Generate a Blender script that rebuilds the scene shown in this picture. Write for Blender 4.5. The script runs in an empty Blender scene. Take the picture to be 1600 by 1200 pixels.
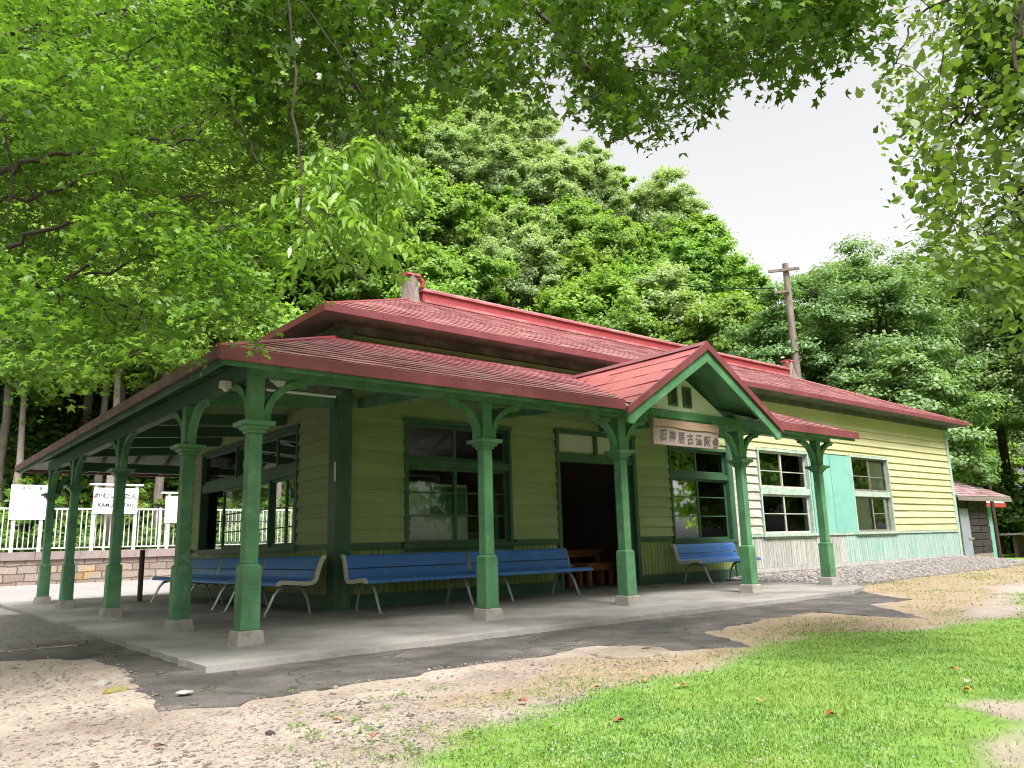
import bpy, math, random
import numpy as np
from mathutils import Vector, Matrix
R = math.radians
SC = bpy.context.scene
COL = SC.collection
rng = np.random.default_rng(7)
random.seed(7)

# ---------------------------------------------------------------- camera
CAM_POS = np.array([-5.384, -10.456, 0.82])
YAW, PITCH, ROLL, FPX = R(-39.784), R(11.644), R(-1.662), 1224.854
fw = np.array([-math.sin(YAW)*math.cos(PITCH), math.cos(YAW)*math.cos(PITCH), math.sin(PITCH)])
_rt = np.array([math.cos(YAW), math.sin(YAW), 0.0])
_up = np.cross(_rt, fw)
rt = math.cos(ROLL)*_rt + math.sin(ROLL)*_up
up = -math.sin(ROLL)*_rt + math.cos(ROLL)*_up
cam_d = bpy.data.cameras.new('camera')
cam_d.sensor_width = 36.0
cam_d.lens = FPX/1600*36.0
cam_d.clip_start = 0.05
cam_d.clip_end = 2000
cam = bpy.data.objects.new('camera', cam_d)
COL.objects.link(cam)
M = Matrix(((rt[0], up[0], -fw[0]), (rt[1], up[1], -fw[1]), (rt[2], up[2], -fw[2]))).to_4x4()
M.translation = Vector(CAM_POS)
cam.matrix_world = M
SC.camera = cam

# ---------------------------------------------------------------- sky, sun, exposure
SUN_EL, SUN_AZ = R(56), R(199)          # azimuth clockwise from +Y
w = bpy.data.worlds.new('World')
SC.world = w
w.use_nodes = True
nt = w.node_tree
bg = nt.nodes['Background']
sky = nt.nodes.new('ShaderNodeTexSky')
sky.sky_type = 'NISHITA'
sky.sun_disc = False
sky.sun_elevation = SUN_EL
sky.sun_rotation = SUN_AZ
sky.air_density = 1.0
sky.dust_density = 6.0
hs = nt.nodes.new('ShaderNodeHueSaturation')     # overcast: cloud takes the blue out of the sky
hs.inputs['Saturation'].default_value = 0.04
hs.inputs['Value'].default_value = 1.06
nt.links.new(sky.outputs[0], hs.inputs['Color'])
nt.links.new(hs.outputs[0], bg.inputs['Color'])
bg.inputs['Strength'].default_value = 0.15
sun_d = bpy.data.lights.new('sun', 'SUN')
sun_d.energy = 2.0
sun_d.angle = R(14)
sun_d.color = (1.0, 0.95, 0.86)
sun = bpy.data.objects.new('sun', sun_d)
COL.objects.link(sun)
sd = Vector((math.sin(SUN_AZ)*math.cos(SUN_EL), math.cos(SUN_AZ)*math.cos(SUN_EL), math.sin(SUN_EL)))
sun.rotation_euler = sd.to_track_quat('Z', 'Y').to_euler()
SC.view_settings.view_transform = 'Standard'
SC.view_settings.look = 'None'
SC.view_settings.gamma = 1.0
SC.view_settings.use_curve_mapping = False
SC.view_settings.exposure = 1.08
SC.render.engine = 'CYCLES'
SC.cycles.max_bounces = 6
SC.cycles.diffuse_bounces = 4
SC.cycles.glossy_bounces = 2
SC.cycles.transmission_bounces = 3
SC.cycles.transparent_max_bounces = 6
SC.cycles.sample_clamp_indirect = 5
SC.cycles.use_denoising = True
SC.cycles.filter_width = 1.1
SC.cycles.caustics_reflective = False
SC.cycles.caustics_refractive = False

# ---------------------------------------------------------------- pixel helpers (world points from photograph rays at real distances)
def ray(px, py):
    return fw + rt*(px-800)/FPX + up*(600-py)/FPX
def at(px, py, D):                       # point at horizontal distance D from the camera
    r = ray(px, py)
    return CAM_POS + r*D/math.hypot(r[0], r[1])
def ground(px, py, z=-0.06):
    r = ray(px, py)
    return CAM_POS + r*(z-CAM_POS[2])/r[2]

# ---------------------------------------------------------------- object helpers
def link(o, parent=None):
    COL.objects.link(o)
    if parent is not None:
        o.parent = parent
    return o
def tag(o, label=None, cat=None, group=None, kind=None):
    if label: o['label'] = label
    if cat: o['category'] = cat
    if group: o['group'] = group
    if kind: o['kind'] = kind
    return o
def empty(name, loc=(0, 0, 0), rotz=0.0):
    o = bpy.data.objects.new(name, None)
    o.empty_display_size = 0.2
    COL.objects.link(o)
    o.location = loc
    o.rotation_euler = (0, 0, rotz)
    return o
class MB:
    """collects boxes, beams and tubes; build() links them as ONE mesh object"""
    def __init__(s, T=None):
        s.v, s.f, s.uv = [], [], []
        s.T = T
    def add(s, vs, fs, uvs=None):
        n = len(s.v)
        if s.T: vs = [s.T(*q) for q in vs]
        s.v += [tuple(map(float, q)) for q in vs]
        s.f += [tuple(i+n for i in f) for f in fs]
        s.uv += uvs if uvs else [[(0.0, 0.0)]*len(f) for f in fs]
    def box(s, a, b):
        x0, x1 = sorted((a[0], b[0])); y0, y1 = sorted((a[1], b[1])); z0, z1 = sorted((a[2], b[2]))
        s.add([(x0,y0,z0),(x1,y0,z0),(x1,y1,z0),(x0,y1,z0),(x0,y0,z1),(x1,y0,z1),(x1,y1,z1),(x0,y1,z1)],
              [(3,2,1,0),(4,5,6,7),(0,1,5,4),(1,2,6,5),(2,3,7,6),(3,0,4,7)])
    def cbox(s, c, d):
        s.box([c[i]-d[i]/2 for i in range(3)], [c[i]+d[i]/2 for i in range(3)])
    def frustum(s, x, y, z0, z1, w0, w1):
        a, b = w0/2, w1/2
        s.add([(x-a,y-a,z0),(x+a,y-a,z0),(x+a,y+a,z0),(x-a,y+a,z0),(x-b,y-b,z1),(x+b,y-b,z1),(x+b,y+b,z1),(x-b,y+b,z1)],
              [(3,2,1,0),(4,5,6,7),(0,1,5,4),(1,2,6,5),(2,3,7,6),(3,0,4,7)])
    def beam(s, p, q, w, h, upv=(0, 0, 1)):
        p, q = np.array(p, float), np.array(q, float)
        d = q-p; d /= np.linalg.norm(d)
        sd_ = np.cross(d, upv)
        if np.linalg.norm(sd_) < 1e-4: sd_ = np.cross(d, (1, 0, 0))
        sd_ /= np.linalg.norm(sd_); u = np.cross(sd_, d)
        vs = []
        for b in (p, q):
            for i, j in ((-1,-1),(1,-1),(1,1),(-1,1)):
                vs.append(b+sd_*i*w/2+u*j*h/2)
        s.add(vs, [(3,2,1,0),(4,5,6,7),(0,1,5,4),(1,2,6,5),(2,3,7,6),(3,0,4,7)])
    def tube(s, pts, rad, n=8, caps=True):
        pts = [np.array(p, float) for p in pts]
        if not hasattr(rad, '__len__'): rad = [rad]*len(pts)
        vs, fs = [], []
        prev = None
        for i, p in enumerate(pts):
            d = pts[min(i+1, len(pts)-1)]-pts[max(i-1, 0)]
            L = np.linalg.norm(d); d = d/(L if L else 1)
            if prev is None:
                a = np.cross(d, (0, 0, 1) if abs(d[2]) < .9 else (1, 0, 0))
            else:
                a = prev-d*np.dot(prev, d)
            a /= np.linalg.norm(a); prev = a
            b = np.cross(d, a)
            for k in range(n):
                t = 2*math.pi*k/n
                vs.append(p+(a*math.cos(t)+b*math.sin(t))*rad[i])
        for i in range(len(pts)-1):
            for k in range(n):
                k2 = (k+1) % n
                fs.append((i*n+k, i*n+k2, (i+1)*n+k2, (i+1)*n+k))
        if caps:
            fs.append(tuple(range(n-1, -1, -1)))
            fs.append(tuple((len(pts)-1)*n+k for k in range(n)))
        s.add(vs, fs)
    def prism(s, poly, ax, a, b):
        """poly of 2D points extruded along axis ax from a to b"""
        n = len(poly)
        def mk(p, t):
            q = [0, 0, 0]
            o = [i for i in range(3) if i != ax]
            q[o[0]], q[o[1]], q[ax] = p[0], p[1], t
            return q
        vs = [mk(p, a) for p in poly]+[mk(p, b) for p in poly]
        fs = [tuple(range(n-1, -1, -1)), tuple(range(n, 2*n))]
        fs += [(i, (i+1) % n, n+(i+1) % n, n+i) for i in range(n)]
        s.add(vs, fs)
    def build(s, name, mat, parent=None, smooth=False, bevel=0.0):
        me = bpy.data.meshes.new(name)
        me.from_pydata(s.v, [], s.f)
        uvl = me.uv_layers.new(name='UVMap')
        flat = [c for f in s.uv for uv in f for c in uv]
        uvl.data.foreach_set('uv', flat)
        me.materials.append(mat)
        me.validate()
        if not s.T or True:
            import bmesh
            bm = bmesh.new(); bm.from_mesh(me)
            bmesh.ops.recalc_face_normals(bm, faces=bm.faces)
            bm.to_mesh(me); bm.free()
        if smooth:
            me.polygons.foreach_set('use_smooth', [True]*len(me.polygons))
        o = bpy.data.objects.new(name, me)
        link(o, parent)
        if bevel:
            m = o.modifiers.new('bevel', 'BEVEL'); m.width = bevel; m.segments = 2; m.limit_method = 'ANGLE'
        return o
def copy_tree(o, parent=None):
    c = o.copy(); COL.objects.link(c)
    if parent is not None: c.parent = parent
    for ch in list(o.children): copy_tree(ch, c)
    return c

# ---------------------------------------------------------------- materials
def nodes(name):
    m = bpy.data.materials.new(name); m.use_nodes = True
    t = m.node_tree
    return m, t, t.nodes['Principled BSDF'], t.nodes, t.links
def ramp(N, pos, cols):
    r = N.new('ShaderNodeValToRGB')
    e = r.color_ramp.elements
    while len(e) < len(pos): e.new(0.5)
    for i, (p, c) in enumerate(zip(pos, cols)):
        e[i].position = p; e[i].color = (*c, 1) if len(c) == 3 else c
    return r
def noise(N, L, vec, scale, detail=6, rough=.6, stretch=None):
    n = N.new('ShaderNodeTexNoise')
    n.inputs['Scale'].default_value = scale; n.inputs['Detail'].default_value = detail
    n.inputs['Roughness'].default_value = rough
    if stretch:
        mp = N.new('ShaderNodeMapping'); mp.inputs['Scale'].default_value = stretch
        L.new(vec, mp.inputs['Vector']); vec = mp.outputs[0]
    L.new(vec, n.inputs['Vector'])
    return n
def mixc(N, L, fac, a, b, mode='MIX'):
    m = N.new('ShaderNodeMix'); m.data_type = 'RGBA'; m.blend_type = mode
    for s, val in ((m.inputs[0], fac), (m.inputs[6], a), (m.inputs[7], b)):
        if hasattr(val, 'default_value'): L.new(val, s)
        elif isinstance(val, (int, float)): s.default_value = val
        else: s.default_value = (*val, 1)
    return m.outputs[2]
def paint(name, col, alt=None, amt=(.55, .75), scale=6, stretch=None, rough=.55, var=.18, bump=.15, bscale=40, spec=.5, metallic=0.0, island=0.0, chips=None):
    """painted or raw surface: tone variation, a second colour where it has worn, fine bump"""
    m, t, P, N, L = nodes(name)
    tc = N.new('ShaderNodeTexCoord'); v = tc.outputs['Object']
    n1 = noise(N, L, v, scale*.5, 4, .6, stretch)
    lo = tuple(c*(1-var) for c in col); hi = tuple(min(1, c*(1+var)) for c in col)
    r1 = ramp(N, (.3, .7), (lo, hi)); L.new(n1.outputs['Fac'], r1.inputs['Fac'])
    c = r1.outputs[0]
    if island:
        g = N.new('ShaderNodeNewGeometry')
        ri = ramp(N, (0, 1), ((1-island,)*3, (1+island*.6,)*3)); L.new(g.outputs['Random Per Island'], ri.inputs['Fac'])
        c = mixc(N, L, 1.0, c, ri.outputs[0], 'MULTIPLY')
    if alt:
        n2 = noise(N, L, v, scale, 8, .7, stretch)
        r2 = ramp(N, amt, ((0, 0, 0), (1, 1, 1))); L.new(n2.outputs['Fac'], r2.inputs['Fac'])
        c = mixc(N, L, r2.outputs[0], c, alt)
    if chips:
        n4 = noise(N, L, v, chips[1], 10, .72, chips[3] if len(chips) > 3 else None)
        r4 = ramp(N, (chips[2], chips[2]+.025), ((0, 0, 0), (1, 1, 1))); L.new(n4.outputs['Fac'], r4.inputs['Fac'])
        c = mixc(N, L, r4.outputs[0], c, chips[0])
    L.new(c, P.inputs['Base Color'])
    P.inputs['Roughness'].default_value = rough
    P.inputs['Specular IOR Level'].default_value = spec
    P.inputs['Metallic'].default_value = metallic
    if bump:
        n3 = noise(N, L, v, bscale, 5, .6, stretch)
        b = N.new('ShaderNodeBump'); b.inputs['Strength'].default_value = bump; b.inputs['Distance'].default_value = .02
        L.new(n3.outputs['Fac'], b.inputs['Height']); L.new(b.outputs[0], P.inputs['Normal'])
    return m
def leafmat(name, a, b, trans=.35, gloss=.04, obj_var=.0, patch=None):
    m = bpy.data.materials.new(name); m.use_nodes = True
    t = m.node_tree; N, L = t.nodes, t.links
    N.remove(N['Principled BSDF'])
    out = N['Material Output']
    g = N.new('ShaderNodeNewGeometry')
    r = ramp(N, (0, .5, 1), (a, tuple((x+y)/2 for x, y in zip(a, b)), b)); L.new(g.outputs['Random Per Island'], r.inputs['Fac'])
    c = r.outputs[0]
    if patch:
        tcp = N.new('ShaderNodeTexCoord'); np_ = noise(N, L, tcp.outputs['Object'], 1.1, 5, .7)
        rp = ramp(N, (.38,.5,.62), (patch[0], (1,1,1), patch[1])); L.new(np_.outputs['Fac'], rp.inputs['Fac'])
        c = mixc(N, L, 1.0, c, rp.outputs[0], 'MULTIPLY')
    if obj_var:
        oi = N.new('ShaderNodeObjectInfo')
        hsv = N.new('ShaderNodeHueSaturation')
        mr = N.new('ShaderNodeMapRange'); mr.inputs['To Min'].default_value = .5-obj_var*.09; mr.inputs['To Max'].default_value = .5+obj_var*.06
        L.new(oi.outputs['Random'], mr.inputs['Value']); L.new(mr.outputs[0], hsv.inputs['Hue'])
        wn = N.new('ShaderNodeTexWhiteNoise'); wn.noise_dimensions = '1D'; L.new(oi.outputs['Random'], wn.inputs['W'])
        mr2 = N.new('ShaderNodeMapRange'); mr2.inputs['To Min'].default_value = 1-obj_var*.45; mr2.inputs['To Max'].default_value = 1+obj_var*.5
        L.new(wn.outputs['Value'], mr2.inputs['Value']); L.new(mr2.outputs[0], hsv.inputs['Value'])
        mr3 = N.new('ShaderNodeMapRange'); mr3.inputs['To Min'].default_value = 1-obj_var*.25; mr3.inputs['To Max'].default_value = 1.0
        L.new(wn.outputs['Color'], mr3.inputs['Value']); L.new(mr3.outputs[0], hsv.inputs['Saturation'])
        L.new(c, hsv.inputs['Color']); c = hsv.outputs[0]
    d = N.new('ShaderNodeBsdfDiffuse'); L.new(c, d.inputs['Color'])
    tr = N.new('ShaderNodeBsdfTranslucent')
    tc_ = mixc(N, L, 1.0, c, (1.15, 1.2, .55), 'MULTIPLY'); L.new(tc_, tr.inputs['Color'])
    m1 = N.new('ShaderNodeMixShader'); m1.inputs[0].default_value = trans
    L.new(d.outputs[0], m1.inputs[1]); L.new(tr.outputs[0], m1.inputs[2])
    gl = N.new('ShaderNodeBsdfGlossy'); gl.inputs['Roughness'].default_value = .45; gl.inputs['Color'].default_value = (1, 1, 1, 1)
    m2 = N.new('ShaderNodeMixShader'); m2.inputs[0].default_value = gloss
    L.new(m1.outputs[0], m2.inputs[1]); L.new(gl.outputs[0], m2.inputs[2])
    L.new(m2.outputs[0], out.inputs['Surface'])
    return m
def glassmat(name, tint=.9, rough=.02):
    m = bpy.data.materials.new(name); m.use_nodes = True
    t = m.node_tree; N, L = t.nodes, t.links
    N.remove(N['Principled BSDF'])
    fr = N.new('ShaderNodeFresnel'); fr.inputs['IOR'].default_value = 1.52
    mul = N.new('ShaderNodeMath'); mul.operation = 'MULTIPLY_ADD'; mul.inputs[1].default_value = 1.3; mul.inputs[2].default_value = .01
    L.new(fr.outputs[0], mul.inputs[0])
    tp = N.new('ShaderNodeBsdfTransparent'); tp.inputs['Color'].default_value = (tint*.96, tint, tint*.97, 1)
    gl = N.new('ShaderNodeBsdfGlossy'); gl.inputs['Roughness'].default_value = rough
    mx = N.new('ShaderNodeMixShader')
    L.new(mul.outputs[0], mx.inputs[0]); L.new(tp.outputs[0], mx.inputs[1]); L.new(gl.outputs[0], mx.inputs[2])
    L.new(mx.outputs[0], N['Material Output'].inputs['Surface'])
    return m
# ---------------------------------------------------------------- material library
MT = dict(
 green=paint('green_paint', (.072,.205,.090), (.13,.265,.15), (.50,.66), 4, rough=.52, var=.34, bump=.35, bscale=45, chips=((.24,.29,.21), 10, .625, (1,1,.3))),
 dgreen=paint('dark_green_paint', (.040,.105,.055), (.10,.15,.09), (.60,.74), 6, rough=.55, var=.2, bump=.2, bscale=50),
 post=paint('old_dark_green_paint', (.045,.115,.055), (.10,.17,.09), (.52,.66), 5, (1,1,.25), rough=.6, var=.2, bump=.3, bscale=30),
 olive=paint('olive_clapboard_paint', (.285,.36,.155), (.19,.245,.115), (.50,.72), 2.2, (.6,.6,1.5), rough=.6, var=.16, bump=.25, bscale=30, island=.12, chips=((.16,.16,.10), 6, .665, (.4,.4,2))),
 olive2=paint('olive_board_paint', (.25,.33,.095), (.16,.225,.08), (.5,.72), 3, (3,3,.6), rough=.6, var=.16, bump=.2, bscale=30, island=.12),
 yellow=paint('yellow_clapboard_paint', (.60,.555,.295), (.53,.51,.36), (.48,.70), 2.0, (.5,.5,2), rough=.65, var=.12, bump=.3, bscale=30, island=.11, chips=((.33,.30,.22), 8, .66, (.4,.4,2.5))),
 oldwhite=paint('peeling_white_board', (.55,.54,.46), (.30,.29,.25), (.5,.62), 7, (.5,1,4), rough=.75, var=.15, bump=.5, bscale=40, island=.15),
 turq=paint('turquoise_paint', (.20,.455,.39), (.26,.50,.43), (.45,.7), 2, rough=.55, var=.1, bump=.15, bscale=30),
 turqworn=paint('worn_turquoise_board', (.25,.49,.42), (.46,.50,.46), (.42,.58), 2.6, (3.5,1,.6), rough=.75, var=.12, bump=.4, bscale=40, island=.12),
 greyworn=paint('bare_weathered_board', (.50,.50,.46), (.30,.27,.24), (.5,.60), 6, (7,1,.5), rough=.85, var=.15, bump=.5, bscale=40, island=.18),
 fframe=paint('faded_green_frame', (.33,.47,.39), (.52,.52,.45), (.48,.60), 9, rough=.7, var=.15, bump=.4, bscale=60),
 roof=paint('red_painted_roof_sheet', (.365,.125,.14), (.47,.255,.24), (.46,.72), 1.6, rough=.36, var=.14, bump=.05, bscale=20, island=.24, spec=.6, chips=((.40,.27,.19), 3.2, .60)),
 porch_roof=paint('bright_red_roof_sheet', (.39,.10,.097), (.47,.21,.195), (.60,.8), 2.4, rough=.34, var=.12, bump=.08, bscale=8, island=.10, spec=.7),
 fascia=paint('maroon_fascia_paint', (.20,.052,.062), (.27,.10,.105), (.55,.75), 4, rough=.42, var=.15, bump=.1, bscale=30, spec=.6),
 ridge=paint('red_ridge_sheet', (.33,.055,.062), (.42,.14,.14), (.58,.8), 3, rough=.38, var=.14, bump=.05, bscale=20, spec=.6),
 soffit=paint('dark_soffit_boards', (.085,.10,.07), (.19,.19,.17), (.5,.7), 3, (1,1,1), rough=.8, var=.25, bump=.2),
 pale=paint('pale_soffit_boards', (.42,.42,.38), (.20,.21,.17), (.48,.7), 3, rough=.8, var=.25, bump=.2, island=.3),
 cream=paint('cream_panel_paint', (.66,.67,.55), None, rough=.6, var=.05, bump=.1),
 concrete=paint('old_concrete', (.33,.315,.285), (.19,.18,.165), (.48,.70), 1.1, rough=.85, var=.16, bump=.35, bscale=35),
 plinth=paint('rough_concrete', (.33,.31,.27), (.20,.19,.165), (.45,.65), 9, rough=.9, var=.2, bump=.6, bscale=30),
 stone=paint('foundation_stone', (.40,.38,.37), (.28,.26,.25), (.45,.65), 7, rough=.9, var=.2, bump=.5, bscale=30),
 glass=glassmat('window_glass', .95),
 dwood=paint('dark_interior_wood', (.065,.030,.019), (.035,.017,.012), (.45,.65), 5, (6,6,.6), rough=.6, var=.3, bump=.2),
 mwood=paint('brown_furniture_wood', (.30,.115,.05), (.20,.075,.035), (.45,.65), 6, (1,6,6), rough=.4, var=.2, bump=.1),
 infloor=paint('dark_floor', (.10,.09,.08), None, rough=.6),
 white=paint('white_paint', (.74,.74,.72), None, rough=.5, var=.04, bump=.05),
 curtain=paint('white_curtain', (.90,.89,.86), None, rough=.9, var=.06, bump=.1),
 blue=paint('blue_bench_paint', (.075,.215,.57), (.10,.25,.60), (.5,.7), 6, rough=.38, var=.08, bump=.04, spec=.5),
 benchcream=paint('cream_bench_frame', (.58,.56,.44), (.40,.38,.29), (.58,.75), 12, rough=.5, var=.08, bump=.1),
 alu=paint('grey_cast_metal', (.42,.43,.42), (.25,.25,.24), (.5,.7), 14, rough=.38, var=.1, bump=.1, metallic=.75),
 signwood=paint('aged_sign_wood', (.30,.215,.175), (.27,.235,.22), (.42,.60), 3.4, (1.2,3,7), rough=.75, var=.2, bump=.3, bscale=20),
 signwood2=paint('warm_sign_wood', (.33,.215,.15), (.27,.175,.125), (.45,.65), 5, (1,3,9), rough=.7, var=.2, bump=.2),
 ink=paint('black_ink', (.02,.02,.022), None, rough=.6, bump=0),
 sink=paint('weathered_ink', (.075,.062,.06), (.12,.09,.075), (.5,.7), 30, rough=.7, bump=0),
 red=paint('red_mark_paint', (.42,.06,.05), None, rough=.5, bump=0),
 grey=paint('grey_print', (.45,.46,.50), None, rough=.7, bump=0),
 stump=paint('weathered_wood_block', (.27,.225,.195), (.13,.105,.09), (.45,.6), 9, (3,3,.4), rough=.9, var=.3, bump=.8, bscale=14),
 pole=paint('weathered_pole_wood', (.25,.21,.185), (.12,.085,.07), (.45,.6), 5, (5,5,.35), rough=.9, var=.25, bump=.5, bscale=20),
 plank=paint('black_brown_planks', (.034,.024,.021), (.09,.075,.065), (.54,.70), 7, (.5,1,4), rough=.85, var=.35, bump=.4, bscale=30, island=.35),
 greydoor=paint('grey_blue_board', (.27,.30,.33), (.20,.22,.24), (.5,.7), 3, rough=.7, var=.1, bump=.1),
 tan=paint('tan_board', (.30,.25,.19), (.18,.14,.11), (.45,.65), 6, rough=.8, var=.2),
 oldroof=paint('dull_striped_roof_sheet', (.30,.13,.14), (.40,.36,.36), (.42,.6), 3, rough=.45, var=.2, bump=.1, island=.5),
 iron=paint('rusty_iron', (.055,.035,.03), None, rough=.7, var=.3),
 bark=paint('grey_brown_bark', (.17,.13,.10), (.08,.065,.05), (.45,.62), 5, (3,3,.8), rough=.95, var=.3, bump=.8, bscale=18),
 lbark=paint('pale_grey_bark', (.30,.25,.22), (.17,.14,.12), (.45,.62), 5, (3,3,.8), rough=.95, var=.25, bump=.8, bscale=18),
 dbark=paint('dark_bark', (.075,.055,.042), (.04,.03,.025), (.45,.62), 6, (3,3,.8), rough=.95, var=.3, bump=.8, bscale=18),
 wire=paint('black_cable', (.02,.02,.02), None, rough=.6, bump=0),
 yellowstrap=paint('yellow_strap', (.65,.48,.06), None, rough=.6, bump=0),
)

# ---------------------------------------------------------------- terrain
def pip(px, py, poly):
    inside = np.zeros(px.shape, bool)
    n = len(poly)
    for i in range(n):
        x1, y1 = poly[i]; x2, y2 = poly[(i+1) % n]
        c = ((y1 > py) != (y2 > py)) & (px < (x2-x1)*(py-y1)/((y2-y1) if y2 != y1 else 1e-9)+x1)
        inside ^= c
    return inside
def sdf(px, py, poly):
    d = np.full(px.shape, 1e9)
    n = len(poly)
    for i in range(n):
        x1, y1 = poly[i]; x2, y2 = poly[(i+1) % n]
        dx, dy = x2-x1, y2-y1
        t = np.clip(((px-x1)*dx+(py-y1)*dy)/(dx*dx+dy*dy+1e-12), 0, 1)
        d = np.minimum(d, np.hypot(px-x1-t*dx, py-y1-t*dy))
    return np.where(pip(px, py, poly), d, -d)
def sstep(a, b, x):
    t = np.clip((x-a)/(b-a), 0, 1); return t*t*(3-2*t)
def terrain(x, y):
    x = np.asarray(x, float); y = np.asarray(y, float)
    z = np.full(np.broadcast(x, y).shape, -0.06)
    mound = sstep(8.3, 10, x)*(1-sstep(21.4, 24.5, x))*np.clip(1+(y+.05)/2.1, 0, 1)*(y < 1.5)
    z = z+mound*(.09+.09*sstep(15, 22, x))
    z = z-.22*sstep(20, 26, x)
    return z
def gp(L): return [tuple(ground(*q)[:2]) for q in L]
GRASS = gp([(560,1290),(640,1192),(700,1165),(790,1130),(900,1092),(1000,1066),(1100,1046),(1170,1016),(1280,993),(1420,986),(1500,974),(1600,958)])+[(16,-3.8),(30,-4),(60,-8),(60,-40),(-1.5,-40),(-2.2,-11)]
FARGRASS = [(22.5,-2.8),(24.2,-.6),(27,.4),(40,4),(60,8),(60,-8),(24,-5)]
DRY = gp([(700,1100),(830,1062),(900,1030),(1060,1022),(1180,1006),(1100,987),(1270,955),(1450,972),(1365,947),(1420,935),(1330,925)])+[(8.6,-3),(9,-2.2),(22,-2.2),(24,-4.6),(10,-5.0),(3,-7.0)]+gp([(1180,1020),(1000,1075)])
DIRT2 = gp([(1490,1100),(1540,1092),(1620,1098),(1620,1122),(1560,1118)])
DIRT3 = gp([(1530,1165),(1620,1120),(1620,1200),(1545,1200)])
GRAVEL = [(7.6,-3.0),(8.4,-3.4),(12,-2.9),(18,-2.5),(22.8,-2.2),(23.4,-.5),(22.5,.3),(8,.3)]
ASPHALT = [(-3.2,-.95)]+gp([(100,1012),(0,1020),(-30,1022),(-30,1040),(0,1037),(60,1033),(140,1031),(188,1050),(205,1075),(225,1094),(248,1114),(330,1107),(430,1090),(560,1070),(700,1050),(800,1036),(890,1018),(930,1013),(990,1014),(1080,1018),(1172,1012),(1140,1000),(1100,990),(1130,983),(1200,968),(1280,957),(1390,966),(1455,968),(1400,955),(1365,946),(1400,942),(1425,938),(1350,925)])+[(7.9,-3.2),(7.6,-2),(-2.5,-2),(-2.5,-.95)]

def masked_sheet(name, xs, ys, zf):
    X, Y = np.meshgrid(xs, ys, indexing='xy')
    Z = zf(X, Y)
    nx, ny = len(xs), len(ys)
    v = np.stack([X, Y, Z], -1).reshape(-1, 3)
    i = np.arange(nx-1)[None]+np.arange(ny-1)[:, None]*nx
    f = np.stack([i, i+1, i+1+nx, i+nx], -1).reshape(-1, 4)
    me = bpy.data.meshes.new(name)
    me.vertices.add(len(v)); me.vertices.foreach_set('co', v.ravel())
    me.loops.add(f.size); me.loops.foreach_set('vertex_index', f.ravel())
    me.polygons.add(len(f)); me.polygons.foreach_set('loop_start', np.arange(len(f))*4)
    me.polygons.foreach_set('use_smooth', np.ones(len(f), bool))
    me.update(calc_edges=True)
    return me, X.ravel(), Y.ravel()
xs = np.concatenate([np.linspace(-90,-9,28)[:-1], np.arange(-9,9,.065), np.arange(9,30,.3), np.linspace(30,160,26)])
ys = np.concatenate([np.linspace(-90,-12.5,26)[:-1], np.arange(-12.5,-2,.065), np.arange(-2,24,.4), np.linspace(24,160,26)])
def vnoise(x, y, s, seed=0):
    r = np.random.default_rng(seed); t = r.random((64, 64))
    u, v_ = x/s, y/s
    i, j = np.floor(u).astype(int), np.floor(v_).astype(int)
    a, b = u-i, v_-j; a = a*a*(3-2*a); b = b*b*(3-2*b)
    g = lambda p, q: t[p % 64, q % 64]
    return (g(i,j)*(1-a)+g(i+1,j)*a)*(1-b)+(g(i,j+1)*(1-a)+g(i+1,j+1)*a)*b
def ground_z(X, Y):
    z = terrain(X, Y)
    sa_ = sdf(X, Y, ASPHALT)
    rough = np.clip((.16-sa_)*7, 0, 1)*((X > -9) & (X < 9) & (Y < -2))*(X*0+1)
    return z+rough*((vnoise(X,Y,.5,1)-.5)*.020+(vnoise(X,Y,.17,2)-.5)*.016+.011*np.exp(-((sa_+.03)/.10)**2))-np.where(sa_ > .3, .03, 0)*((X > -9) & (X < 9) & (Y < -2))-np.where((Y>-4.3)&(X>-3.3)&(X<8.4)&(Y<23),.06,0)
me, X, Y = masked_sheet('ground', xs, ys, ground_z)
nz = (vnoise(X,Y,.9,3)-.5)*.6+(vnoise(X,Y,.3,4)-.5)*.35
def soft(poly, wd): return np.clip(.5+sdf(X, Y, poly)/wd+nz*.5, 0, 1)
g = np.maximum(soft(GRASS, .9), soft(FARGRASS, 2.0))*(1-soft(DIRT2,.5))*(1-soft(DIRT3,.6))
d = soft(DRY, .8); gv = soft(GRAVEL, .6)
far = ((X < -12) | (X > 26) | (Y > 24) | (Y < -14))
g = np.where(far, np.maximum(g, .9), g)
MASKS = np.stack([g, d, gv, np.ones_like(g)], -1)
ca = me.color_attributes.new('mask', 'FLOAT_COLOR', 'POINT')
ca.data.foreach_set('color', MASKS.ravel())
m, t, P, N, L = nodes('ground_soil')
tc = N.new('ShaderNodeTexCoord'); vec = tc.outputs['Object']
a_ = N.new('ShaderNodeAttribute'); a_.attribute_name = 'mask'
sep = N.new('ShaderNodeSeparateColor'); L.new(a_.outputs['Color'], sep.inputs[0])
n1 = noise(N, L, vec, 1.3, 6, .65); n2 = noise(N, L, vec, 38, 8, .75); n3 = noise(N, L, vec, 7, 6, .7)
dirt = ramp(N, (.32,.5,.68), ((.245,.195,.16), (.36,.30,.255), (.43,.37,.32))); L.new(n1.outputs['Fac'], dirt.inputs['Fac'])
sp = ramp(N, (.36,.5,.62), ((.60,.57,.55), (1,1,1), (1.12,1.12,1.12))); L.new(n2.outputs['Fac'], sp.inputs['Fac'])
c = mixc(N, L, 1.0, dirt.outputs[0], sp.outputs[0], 'MULTIPLY')
straw = ramp(N, (.35,.5,.65), ((.24,.165,.11), (.36,.275,.20), (.21,.215,.085))); L.new(n3.outputs['Fac'], straw.inputs['Fac'])
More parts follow.
